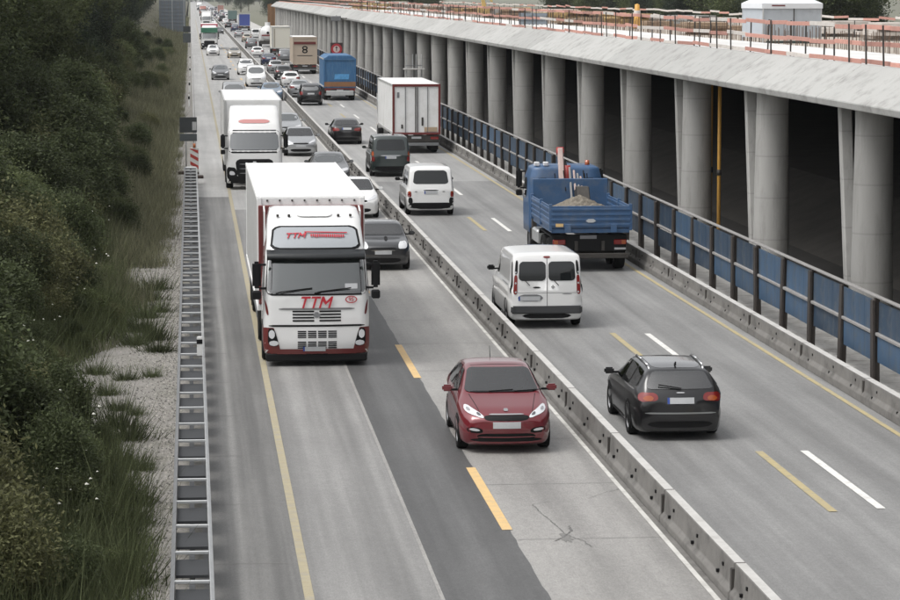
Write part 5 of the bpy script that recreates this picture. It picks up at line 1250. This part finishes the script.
# round prohibition sign beside the blue truck
x, y = 14.75, YX(336.5, 14.75, 3)
t = thing('round_sign', 'round red-rimmed sign on a dark board above the blue tarpaulin truck', 'traffic sign', (x, y, 0))
part('post', MB().tube((0, .10, 0), (0, .10, 6.3), .06, n=8), M_galv_d, t)
ch = part('camera_box', B(-.55, .45, -.25, .15, 5.75, 6.25), M_galv_d, t, bev=.04)
part('camera_arm', B(.3, 1.1, .07, .13, 5.95, 6.05), M_steel_d, ch)
bd_ = part('board', B(-.62, .62, -.0, .04, 2.25, 3.55), mk('board_dark', (.05, .03, .03), .6), t, bev=.02)
def disc(r, yy, mat, nm, r0=0):
    b = MB(); n = 24
    for k in range(n):
        a = k * 2 * math.pi / n; b.v.append((math.cos(a) * r, yy, 2.9 + math.sin(a) * r)); b.v.append((math.cos(a) * r0, yy, 2.9 + math.sin(a) * r0))
    b.f = [(2*k, 2*((k+1) % n), 2*((k+1) % n)+1, 2*k+1) for k in range(n)]
    part(nm, b, mat, bd_)
disc(.56, -.006, mk('sign_red', (.40, .03, .04), .4), 'red_ring', .34); disc(.34, -.005, mk('sign_face', (.62, .50, .48), .4), 'face', .002)
part('symbol', MB().box(-.04, .04, -.012, -.007, 2.72, 3.05).prism([(-.14, 3.02), (.14, 3.02), (0, 3.2)], 'y', -.012, -.007), M_black, bd_)

# ------------------------------------------------------------------ things on the deck
x, y = 25.6, 120.5
t = thing('tent', 'white pop-up work tent on the gallery deck', 'tent', (x, y, 6.45), R(8))
hw = 1.32
part('canopy', MB().add([(-hw-.05, -hw-.05, 1.72), (hw+.05, -hw-.05, 1.72), (hw+.05, hw+.05, 1.72), (-hw-.05, hw+.05, 1.72), (-.75, -.75, 2.05), (.75, -.75, 2.05), (.75, .75, 2.05), (-.75, .75, 2.05), (0, 0, 2.62)],
     [(0,1,5,4),(1,2,6,5),(2,3,7,6),(3,0,4,7),(4,5,8),(5,6,8),(6,7,8),(7,4,8)]), M_tent, t)
for (x0, x1, y0, y1) in ((-hw-.05, hw+.05, -hw-.06, -hw-.04), (-hw-.05, hw+.05, hw+.04, hw+.06), (-hw-.06, -hw-.04, -hw-.03, hw+.03), (hw+.04, hw+.06, -hw-.03, hw+.03)):
    part('valance', B(x0, x1, y0, y1, 1.50, 1.72), M_tent, t)
part('wall', MB().add([(-hw + .02 + i * (2 * hw - .04) / 16, -hw + (.03 if i % 2 else -.01), z) for i in range(17) for z in (.25, 1.5)], [(2*i, 2*i+2, 2*i+3, 2*i+1) for i in range(16)]), M_tent2, t, smooth=True)
part('wall', MB().add([(-hw + (.03 if i % 2 else -.01), -hw + .02 + i * (2 * hw - .04) / 16, z) for i in range(17) for z in (.25, 1.5)], [(2*i, 2*i+2, 2*i+3, 2*i+1) for i in range(16)]), M_tent2, t, smooth=True)
for sx in (-1, 1):
    for sy in (-1, 1): part('leg', B(sx * hw - .025, sx * hw + .025, sy * hw - .025, sy * hw + .025, -.02, 1.7), M_galv, t)
part('door_seam', B(.05, .09, -hw - .03, -hw - .015, .25, 1.5), M_steel_d, t)
part('lettering', MB().box(-.95, -.35, -hw - .075, -hw - .062, 1.60, 1.655), M_tarred, t)
part('ground_sheet', B(-1.2, 1.6, -hw - .4, -hw - .1, .0, .12), mk('dark_green_sheet', (.03, .05, .045), .7), t)
def at_deck(px, X, h=6.45): return (X, YX(px, X, h), h)
# steel crate
x, y, z = at_deck(533, 21.5, 6.6)
t = thing('steel_crate', 'grey slatted steel crate standing on the white deck', 'crate', (x, y, z))
for zz in (.05, .32, .55): part('slat', B(-.85, .85, -.45, -.40, zz, zz + .16), mk('crate_steel', (.22, .25, .28), .5, .3), t, bev=.01)
for k in range(7): part('upright', B(-.85 + k * .27, -.79 + k * .27, -.40, -.36, 0, .75), M_galv_d, t)
part('floor', B(-.85, .85, -.40, .45, .04, .10), M_galv_d, t); part('back', B(-.85, .85, .40, .45, .1, .75), MATS['crate_steel'], t)
# orange hose reel posts / beacons
x, y, z = at_deck(637, 27.0, 6.40)
t = thing('beacon_post', 'orange upright warning post behind the deck railing', 'post', (x, y, z))
part('pillar', MB().lathe_x([(0, .02), (0, .22), (.15, .20), (1.5, .15), (1.55, .02)], 12), M_orange, t, smooth=True).rotation_euler = (0, R(-90), 0)
part('band', MB().tube((0, 0, .95), (0, 0, 1.15), .20, n=12), M_whtbd, t); part('base', B(-.3, .3, -.3, .3, 0, .06), M_rub, t)
# yellow pump boom, pile of sand bags, formwork, timber
x, y, z = at_deck(484, 29.0, 6.35)
t = thing('pump_boom', 'bent yellow pump boom rising at the back of the deck', 'boom', (x, y, z))
ymat = mk('machine_yellow', (.50, .36, .14), .5, var=.1)
part('base', B(-.6, .6, -.6, .6, 0, .8), ymat, t, bev=.05); part('boom', MB().prism([(-.2, .7), (.25, .7), (-.15, 2.6), (-.4, 2.6)], 'y', -.15, .15), ymat, t, bev=.03)
part('jib', MB().prism([(-.4, 2.45), (-.15, 2.6), (.9, 1.4), (.75, 1.3)], 'y', -.12, .12), ymat, t, bev=.03)
rd = random.Random(17)
fmat = [mk('form_yellow', (.42, .30, .14), .8, var=.15), mk('form_wood', (.30, .22, .15), .85, var=.2), mk('form_grey', (.26, .26, .25), .8, var=.2), mk('form_pale', (.50, .46, .42), .8, var=.15)]
places = [(362, 21, 'yellow'), (380, 22.5, 'yellow'), (372, 27, 'wood'), (350, 24, 'grey'), (455, 30, 'grey'), (510, 27, 'grey'), (548, 29, 'yellow'), (560, 33, 'pale'), (600, 36, 'wood'), (660, 33, 'pale'), (690, 38, 'grey'), (840, 34, 'pale'), (870, 36, 'wood'), (890, 33, 'pale'), (720, 36, 'pale'), (575, 26, 'wood'), (520, 31, 'yellow'), (410, 27, 'pale'), (432, 31, 'wood'), (335, 24, 'wood')]
ORD = 'first second third fourth fifth sixth seventh eighth ninth tenth eleventh twelfth thirteenth fourteenth fifteenth sixteenth seventeenth eighteenth nineteenth twentieth'.split()
places += [(rd.uniform(320, 900), rd.uniform(25, 40), rd.choice(['wood', 'pale', 'yellow', 'grey', 'wood'])) for _ in range(26)]
for i, (px_, X_, kd) in enumerate(places):
    x, y, z = at_deck(px_, X_, 6.70 - (X_ - 18) * .028 if X_ < 24.2 else 6.48 - (X_ - 24.2) * .0118)
    t = thing('formwork_stack', '%s stack of formwork boards on the deck, %s' % ({'yellow': 'yellowish', 'wood': 'brown', 'grey': 'grey', 'pale': 'pale'}[kd],
        'above the %s gallery column from the right' % ORD[min(19, max(0, int((y - 57) / 12.6)))]), 'boards', (x, y, z - .03), rd.uniform(-.3, .3), 'formwork stacks on the deck')
    mt = fmat[['yellow', 'wood', 'grey', 'pale'].index(kd)]; zz = 0.0
    for k in range(rd.randint(3, 6)):
        hh = rd.uniform(.08, .18); a, c = rd.uniform(.7, 1.3), rd.uniform(1.2, 2.2)
        part('board', B(-a, a, -c, c, zz, zz + hh), mt, t, bev=.01); zz += hh + .004
# steel access frame beside the white box lorry
X_ = 15.9; y = YX(414, X_, 4)
t = thing('access_frame', 'pale steel access frame standing behind the white box lorry', 'scaffold', (X_, y, 0))
for sx in (-.55, -.1, .15, .55): part('upright', MB().tube((sx, 0, 0), (sx, 0, 4.25), .035, n=6), M_galv, t)
for zz in (1.0, 2.2, 3.4): part('ledger', B(-.6, .6, -.03, .03, zz, zz + .06), M_galv_d, t)
part('platform', B(-.75, .75, -.5, .5, 3.15, 3.22), M_conc_top, t)
for sx in (-.55, .55): part('rear_upright', MB().tube((sx, .45, 0), (sx, .45, 3.15), .035, n=6), M_galv, t)
# brown hoarding at the far end of the gallery
t = thing('hoarding', 'brown timber hoarding at the far end of the gallery', 'hoarding', (16.6, GEND + 4, 0))
for k in range(6): part('board', B(-.8 + k * .45, -.36 + k * .45, 0, .1, 0, 6.2 + .1 * (k % 2)), mk('hoarding_brown', (.24, .13, .06), .8, var=.2, objrand=.2), t)

# ------------------------------------------------------------------ embankment and vegetation
def bank(X, Y=100.0):
    Y = np.asarray(Y, dtype=float)
    bay = 1.5 * np.exp(-((Y - 61) / 6.5) ** 4) + .8 * np.exp(-((Y - 85) / 3.0) ** 4)
    a = np.maximum(0, -np.asarray(X, dtype=float) - 1.6 - bay)
    return np.where(a < 11, a * .42, 11 * .42 + (a - 11) * .10) - .03
xs = np.concatenate([np.linspace(-.9, -6, 24), np.linspace(-6.6, -90, 30)]); ys_ = np.concatenate([np.linspace(15, 160, 150), np.linspace(165, 900, 90), np.linspace(930, 2600, 20)])
XX, YY = np.meshgrid(xs, ys_, indexing='ij'); rn = np.random.RandomState(4)
ZZ = bank(XX, YY); ZZ = ZZ + np.abs(rn.normal(0, .05, XX.shape)) * np.clip(ZZ * 5, 0, 1) - .03
V = np.stack([XX, YY, ZZ], -1).reshape(-1, 3); ncol = len(ys_)
I, J = np.meshgrid(np.arange(len(xs) - 1), np.arange(ncol - 1), indexing='ij'); b0 = (I * ncol + J).ravel()
F = np.stack([b0, b0 + 1, b0 + ncol + 1, b0 + ncol], -1)
o = obj('embankment', np_mesh('embankment', V, F[:, ::-1], mk('bank_soil', (.085, .082, .050), .95, var=.35, vs=.8, dirt=(.20, .18, .12), dirt_amt=.6, ds=.5), True)); o['kind'] = 'structure'

def leaves(seed, clumps, per, rad, zc, leaf, cr, shape='ell', up=.3):
    """leaf-sized rhombs gathered in clumps through the crown's volume"""
    r = np.random.RandomState(seed)
    d = r.normal(size=(clumps, 3)); d /= np.linalg.norm(d, axis=1)[:, None]
    rr_ = r.uniform(.35, 1.0, clumps) ** .6 * r.uniform(.75, 1.12, clumps)
    c = d * rr_[:, None] * np.array(rad)
    if shape == 'cone':
        t = r.uniform(0, 1, clumps) ** .8; a = r.uniform(0, 2 * np.pi, clumps); q = (1 - t) * r.uniform(.45, 1.05, clumps) + .04
        c = np.stack([np.cos(a) * q * rad[0], np.sin(a) * q * rad[1], (t * 2 - 1) * rad[2]], -1)
    c[:, 2] += zc; c[:, 2] = np.maximum(c[:, 2], .05)
    n = clumps * per
    p = np.repeat(c, per, 0) + r.normal(size=(n, 3)) * cr * np.array([1, 1, .75])
    p[:, 2] = np.maximum(p[:, 2], .02)
    a = r.normal(size=(n, 3)); a[:, 2] *= .6; a /= np.linalg.norm(a, axis=1)[:, None]
    nn = r.normal(size=(n, 3)); nn[:, 2] += up * 3; b = np.cross(nn, a); b /= (np.linalg.norm(b, axis=1)[:, None] + 1e-6)
    s = leaf * r.uniform(.6, 1.4, n)[:, None]
    V = np.stack([p - a * s, p + b * s * .42, p + a * s, p - b * s * .42], 1).reshape(-1, 3)
    return V, np.arange(n * 4).reshape(-1, 4)
def trunk_mesh(seed, h, r0, limbs=7):
    rd = random.Random(seed); b = MB(); p = Vector((0, 0, -.3)); r = r0; n = 6
    for k in range(n):
        q = p + Vector((rd.uniform(-.06, .06) * h * .15, rd.uniform(-.06, .06) * h * .15, (h + .3) / n)); r2 = r0 * (1 - .85 * (k + 1) / n)
        b.tube(p, q, r, r2, 7, False)
        if k >= 1:
            for _ in range(limbs // 5 + 1):
                a = rd.uniform(0, 6.28); ln = h * .30 * (1 - k / n * .6)
                b.tube(q, q + Vector((math.cos(a) * ln, math.sin(a) * ln, ln * .55)), r2 * .5, r2 * .12, 5, False)
        p, r = q, r2
    return b.mesh('trunk', M_bark, smooth=True)
shrubP = []
for sd_, (cl, per, rad, lf, mt) in enumerate([(190, 75, (.85, .85, .75), .036, M_leafA), (190, 75, (.75, .9, .95), .038, M_leafB), (170, 75, (1.0, .9, .65), .034, M_leafE), (170, 80, (.7, .7, 1.1), .040, M_leafB)]):
    V, F = leaves(40 + sd_, cl, per, rad, rad[2] * .75, lf, .13); shrubP.append((np_mesh('foliage', V, F, mt), cached(('stem', sd_), lambda: trunk_mesh(sd_, rad[2] * 1.2, .03, 9))))
treeP = []
for sd_, (cl, per, rad, zc, lf, mt, h, sh_) in enumerate([(260, 150, (2.8, 2.8, 3.3), 5.2, .090, M_leafC, 7.6, 'ell'), (240, 150, (2.3, 2.4, 3.9), 5.4, .090, M_leafC, 8.2, 'ell'), (300, 130, (2.2, 2.2, 5.2), 6.2, .085, M_leafD, 11, 'cone'), (250, 150, (3.2, 3.0, 2.8), 4.6, .095, M_leafA, 6.6, 'ell')]):
    V, F = leaves(70 + sd_, cl, per, rad, zc, lf, .36, sh_); treeP.append((np_mesh('crown', V, F, mt), trunk_mesh(90 + sd_, h, .17, 10)))
rv = random.Random(33)
def shrub(x, y, s, k, label, group):
    z = float(bank(x, y)); t = thing('shrub', label, 'shrub', (x, y, z), rv.uniform(0, 6.28), group); t.scale = (s, s, s * rv.uniform(.85, 1.2))
    obj('foliage', shrubP[k][0], t); obj('stem', shrubP[k][1], t); return t
def tree(x, y, s, k, label, group, z=None):
    z = float(bank(x, y)) if z is None else z
    t = thing('tree', label, 'tree', (x, y, z - .1), rv.uniform(0, 6.28), group); t.scale = (s, s, s * rv.uniform(.9, 1.15))
    obj('crown', treeP[k][0], t); obj('trunk', treeP[k][1], t); return t
edge_pts = [(30, -1.0), (40, -1.05), (46, -1.25), (50, -1.35), (53, -1.9), (57, -3.0), (62, -3.3), (66, -2.9), (70, -2.1), (75, -1.9), (80, -1.9), (86, -2.7), (92, -2.4), (120, -4.2), (200, -5.0), (420, -5.5)]
def edge(y): return float(np.interp(y, *zip(*edge_pts)))
# shrubs near the camera, then larger ones up the bank
nsh = 0
for i in range(900):
    y = rv.uniform(37, 98); xl = -.075 * y - 1.6; e = edge(y)
    if xl > e: continue
    x = rv.uniform(xl, e); s = min(1.5, .30 + (e - x) * .42) * rv.uniform(.8, 1.2)
    if x + .8 * s > e + .25: continue
    shrub(x, y, s, rv.randrange(4), 'dense dark leafy shrub on the near part of the roadside bank', 'near bank shrubs'); nsh += 1
    if nsh > 150: break
for i in range(120):
    y = rv.uniform(95, 260); e = edge(y); x = e - abs(rv.gauss(0, 5)) - .8
    if x < -.075 * y - 3: continue
    shrub(x, y, rv.uniform(1.0, 2.2), rv.randrange(4), 'leafy shrub higher up the bank among the grass and trees', 'upper bank shrubs')
def weed_mesh(seed):
    r = np.random.RandomState(seed); n = 520; a = r.uniform(0, 6.28, n); q = np.abs(r.normal(0, .28, n)); x = np.cos(a) * q * 1.3; y = np.sin(a) * q
    h = r.gamma(3, .14, n) * (1.15 - np.minimum(q, 1)); ln = np.stack([np.cos(a), np.sin(a)], -1) * (h * r.uniform(.1, .9, n))[:, None] + r.normal(0, .06, (n, 2)); wv = r.uniform(.006, .016, n)
    t = r.uniform(0, 6.28, n); p0 = np.stack([x - np.cos(t) * wv, y - np.sin(t) * wv, 0 * x], -1); p1 = np.stack([x + np.cos(t) * wv, y + np.sin(t) * wv, 0 * x], -1); p2 = np.stack([x + ln[:, 0], y + ln[:, 1], h], -1)
    V = np.stack([p0, p1, p2], 1).reshape(-1, 3); return np_mesh('blades', V, np.arange(len(V)).reshape(-1, 3), MATS['tall_weed'])
leaf('tall_weed', (.085, .10, .05), .8, island=.6, objrand=.3)
weedP = [weed_mesh(k) for k in range(4)]
wpos = [(152, 340, 1.0), (140, 332, .9), (158, 352, .8), (152, 377, .5), (125, 380, .6), (95, 374, .8), (128, 440, 1.0), (118, 428, .9), (115, 465, 1.0), (132, 505, .9), (120, 540, 1.0), (128, 560, .9), (125, 585, 1.0), (155, 290, 1.0), (148, 300, .9), (118, 410, .6), (140, 470, .6), (136, 415, .5), (108, 395, .6), (145, 318, .9), (160, 312, .7), (134, 345, .9), (135, 525, .8), (112, 500, 1.0), (80, 400, .8), (70, 430, .9), (98, 445, .7)]
for px_, rw, sz in wpos:
    x, y = P(px_, rw); t = thing('weed', 'ragged weed clump growing out of the gravel verge', 'weed', (x, y, float(bank(x, y)) - .01), rv.uniform(0, 6.28), 'weeds on the gravel'); t.scale = (sz, sz, sz * rv.uniform(.7, 1.2))
    obj('blades', rv.choice(weedP), t)['kind'] = 'stuff'
for i in range(75):
    y = 96 + 300 * rv.random() ** 1.4; x = -1.5 - rv.uniform(.2, 1) * min(5, 1.5 + y * .018)
    shrub(x, y, rv.uniform(.35, 1.0), rv.randrange(4), 'low bush standing in the dry grass of the slope', 'low bushes in the dry grass')
# trees on the bank
nt_ = 0
yv = 95.0
while yv < 900:
    for r_ in range(3):
        x = -8.2 - r_ * 4.2 - rv.uniform(0, 2.5) - (yv - 95) * .004
        if x > -.070 * yv - 5:
            tree(x, yv + rv.uniform(-2, 2), rv.uniform(.8, 1.35), rv.choice([0, 1, 2, 2, 3]), 'tall dark tree in the dense wood on the left bank', 'wood on the left bank'); nt_ += 1
    yv += 4.2 + yv * .016
for k in range(26):
    tree(-14 + rv.uniform(-10, 6) - k * .2, 900 + k * 60, rv.uniform(1.4, 2.2), rv.randrange(4), 'far tree closing the left side of the road', 'far trees left of the road')
for k in range(30):
    tree(20 + rv.uniform(0, 45), 640 + k * 55 + rv.uniform(-10, 10), rv.uniform(1.1, 1.9), rv.randrange(4), 'far tree right of the distant road', 'far trees right of the road', 0)
for k in range(34):
    tree(-40 + k * 4.6 + rv.uniform(-1, 1), 2500 + rv.uniform(0, 60), rv.uniform(2.2, 3.0), rv.randrange(4), 'hazy tree at the end of the road', 'hazy trees at the end of the road', -2)
# wood behind the deck
for k in range(64):
    y = 130 + k * 8.5; x = 56 + rv.uniform(0, 14) + y * .04
    tree(x, y + rv.uniform(-2, 2), rv.uniform(1.25, 1.8), rv.choice([0, 1, 2, 2, 3]), 'dark tree in the wood behind the gallery deck', 'wood behind the gallery', 0)
# grass: blades as one uncountable mass
def blades(n, fx, seed, hmin, hmax, wid, name, mat, label):
    r = np.random.RandomState(seed); y, x, s = fx(r, n)
    z = bank(x, y); h = r.uniform(hmin, hmax, len(x)) * s; a = r.uniform(0, 6.28, len(x)); ln = r.normal(0, .35, (len(x), 2)) * h[:, None]
    wv = wid * (1 + y / 120)
    p0 = np.stack([x - np.cos(a) * wv, y - np.sin(a) * wv, z - .02], -1); p1 = np.stack([x + np.cos(a) * wv, y + np.sin(a) * wv, z - .02], -1)
    p2 = np.stack([x + ln[:, 0], y + ln[:, 1], z + h], -1)
    V = np.stack([p0, p1, p2], 1).reshape(-1, 3)
    o = obj(name, np_mesh(name, V, np.arange(len(V)).reshape(-1, 3), mat)); tag(o, label, 'grass'); o['kind'] = 'stuff'
def tufts(r, y, x, k=3, spread=.16):
    """gather blades round scattered tuft centres"""
    m = len(y) // k; i = r.randint(0, m, len(y)); sp = spread * (1 + y[:m][i] / 200)
    return y[:m][i] + r.normal(0, 1, len(y)) * sp * 1.5, x[:m][i] + r.normal(0, 1, len(y)) * sp, (.45 + r.gamma(2.5, .28, m))[i]
def f_dry(r, n):
    y = 76 * (950 / 76) ** (r.uniform(0, 1, n) ** 1.25); e = np.interp(y, [76, 84, 90, 110, 950], [-1.5, -1.7, -1.05, -.85, -.8]) - .35 * np.sin(y * .9) * np.sin(y * .37); x = e - np.abs(r.normal(0, 2.4, n)) - .05
    y, x, s_ = tufts(r, y, x, 16); k = ~((y > 81) & (y < 88) & (x > -2.2 + .3 * np.sin(y * 5))) & (x < -.45); return y[k], x[k], s_[k]
def f_green(r, n):
    y = 36 * (420 / 36) ** r.uniform(0, 1, n); e = np.interp(y, *zip(*edge_pts)); x = e + .25 - np.abs(r.normal(0, 2.6, n)); y, x, s_ = tufts(r, y, x, 16); return y, x, s_
def f_sparse(r, n):
    y = r.uniform(38, 130, n); c = r.normal(0, 1, n); x = -1.3 - np.abs(c) * .5; k = np.sin(y * 3.1 + 2) + np.sin(y * 1.3) > .6; return y[k], x[k], np.full(k.sum(), .5)
blades(190000, f_dry, 1, .22, .55, .005, 'dry_grass', M_grass, 'dry brownish grass on the slope beside the gravel')
blades(150000, f_green, 2, .15, .48, .006, 'green_grass', M_grassg, 'green grass and undergrowth between the shrubs')
blades(9000, f_sparse, 3, .10, .35, .004, 'sparse_weeds', M_grassg, 'thin weeds at the edge of the gravel')
def f_tall(r, n):
    y = 36 * (260 / 36) ** r.uniform(0, 1, n); e = np.interp(y, *zip(*edge_pts)); x = e + .05 - r.gamma(1.6, 1.5, n); y, x, s_ = tufts(r, y, x, 14, .12); return y, x, s_
blades(110000, f_tall, 4, .30, .75, .006, 'tall_herbs', leaf('tall_herb', (.090, .105, .050), .7, island=.6, var=.35, vs=.35), 'tall thin herbs growing through the shrubs on the bank')
r = np.random.RandomState(9); n = 160
y = 42 + 70 * r.uniform(0, 1, n) ** 1.5; x = np.interp(y, *zip(*edge_pts)) - .2 - r.gamma(1.5, .9, n); z = bank(x, y) + r.uniform(.6, 1.3, n); s = r.uniform(.02, .05, n)[:, None]
dv = np.array([(1, 0, 0), (-.5, .8, .1), (-.5, -.8, 0), (0, 0, .7)]); V = (np.stack([x, y, z], -1)[:, None, :] + dv[None] * s[:, :, None]).reshape(-1, 3)
F = (np.arange(n)[:, None, None] * 4 + np.array([(0, 1, 3), (1, 2, 3), (2, 0, 3)])[None]).reshape(-1, 3)
o = obj('flower_heads', np_mesh('flower_heads', V, F, mk('flower_white', (.5, .5, .44), .8))); tag(o, 'small white flower heads scattered among the shrubs', 'flowers'); o['kind'] = 'stuff'
# pebbles on the verge
r = np.random.RandomState(6); n = 16000
y = r.uniform(38, 130, n); x = -.36 - np.abs(r.normal(0, .7, n)); x = np.maximum(x, -2.9); s = r.uniform(.010, .038, n)[:, None]
dv = np.array([(1, 0, 0), (-.5, .8, 0), (-.5, -.8, 0), (0, 0, .9)]); V = (np.stack([x, y, bank(x, y) + .028], -1)[:, None, :] + dv[None] * s[:, :, None]).reshape(-1, 3)
F = (np.arange(n)[:, None, None] * 4 + np.array([(0, 1, 3), (1, 2, 3), (2, 0, 3)])[None]).reshape(-1, 3)
o = obj('pebbles', np_mesh('pebbles', V, F, mk('pebble', (.22, .21, .19), .9, island=.75))); tag(o, 'loose pebbles on the gravel verge', 'pebbles'); o['kind'] = 'stuff'

# ------------------------------------------------------------------ air
hz = structure('haze', B(-420, 420, -6, 2900, -1.6, 42), None); hz['kind'] = 'stuff'
hm_ = bpy.data.materials.new('haze'); hm_.use_nodes = True; tn = hm_.node_tree; tn.nodes.clear()
pv = tn.nodes.new('ShaderNodeVolumePrincipled'); pv.inputs['Color'].default_value = (.93, .96, 1, 1); pv.inputs['Density'].default_value = .00008; pv.inputs['Anisotropy'].default_value = .2
out = tn.nodes.new('ShaderNodeOutputMaterial'); tn.links.new(pv.outputs[0], out.inputs['Volume']); hz.data.materials.append(hm_)
tag(hz, 'thin grey haze over the motorway', 'haze')
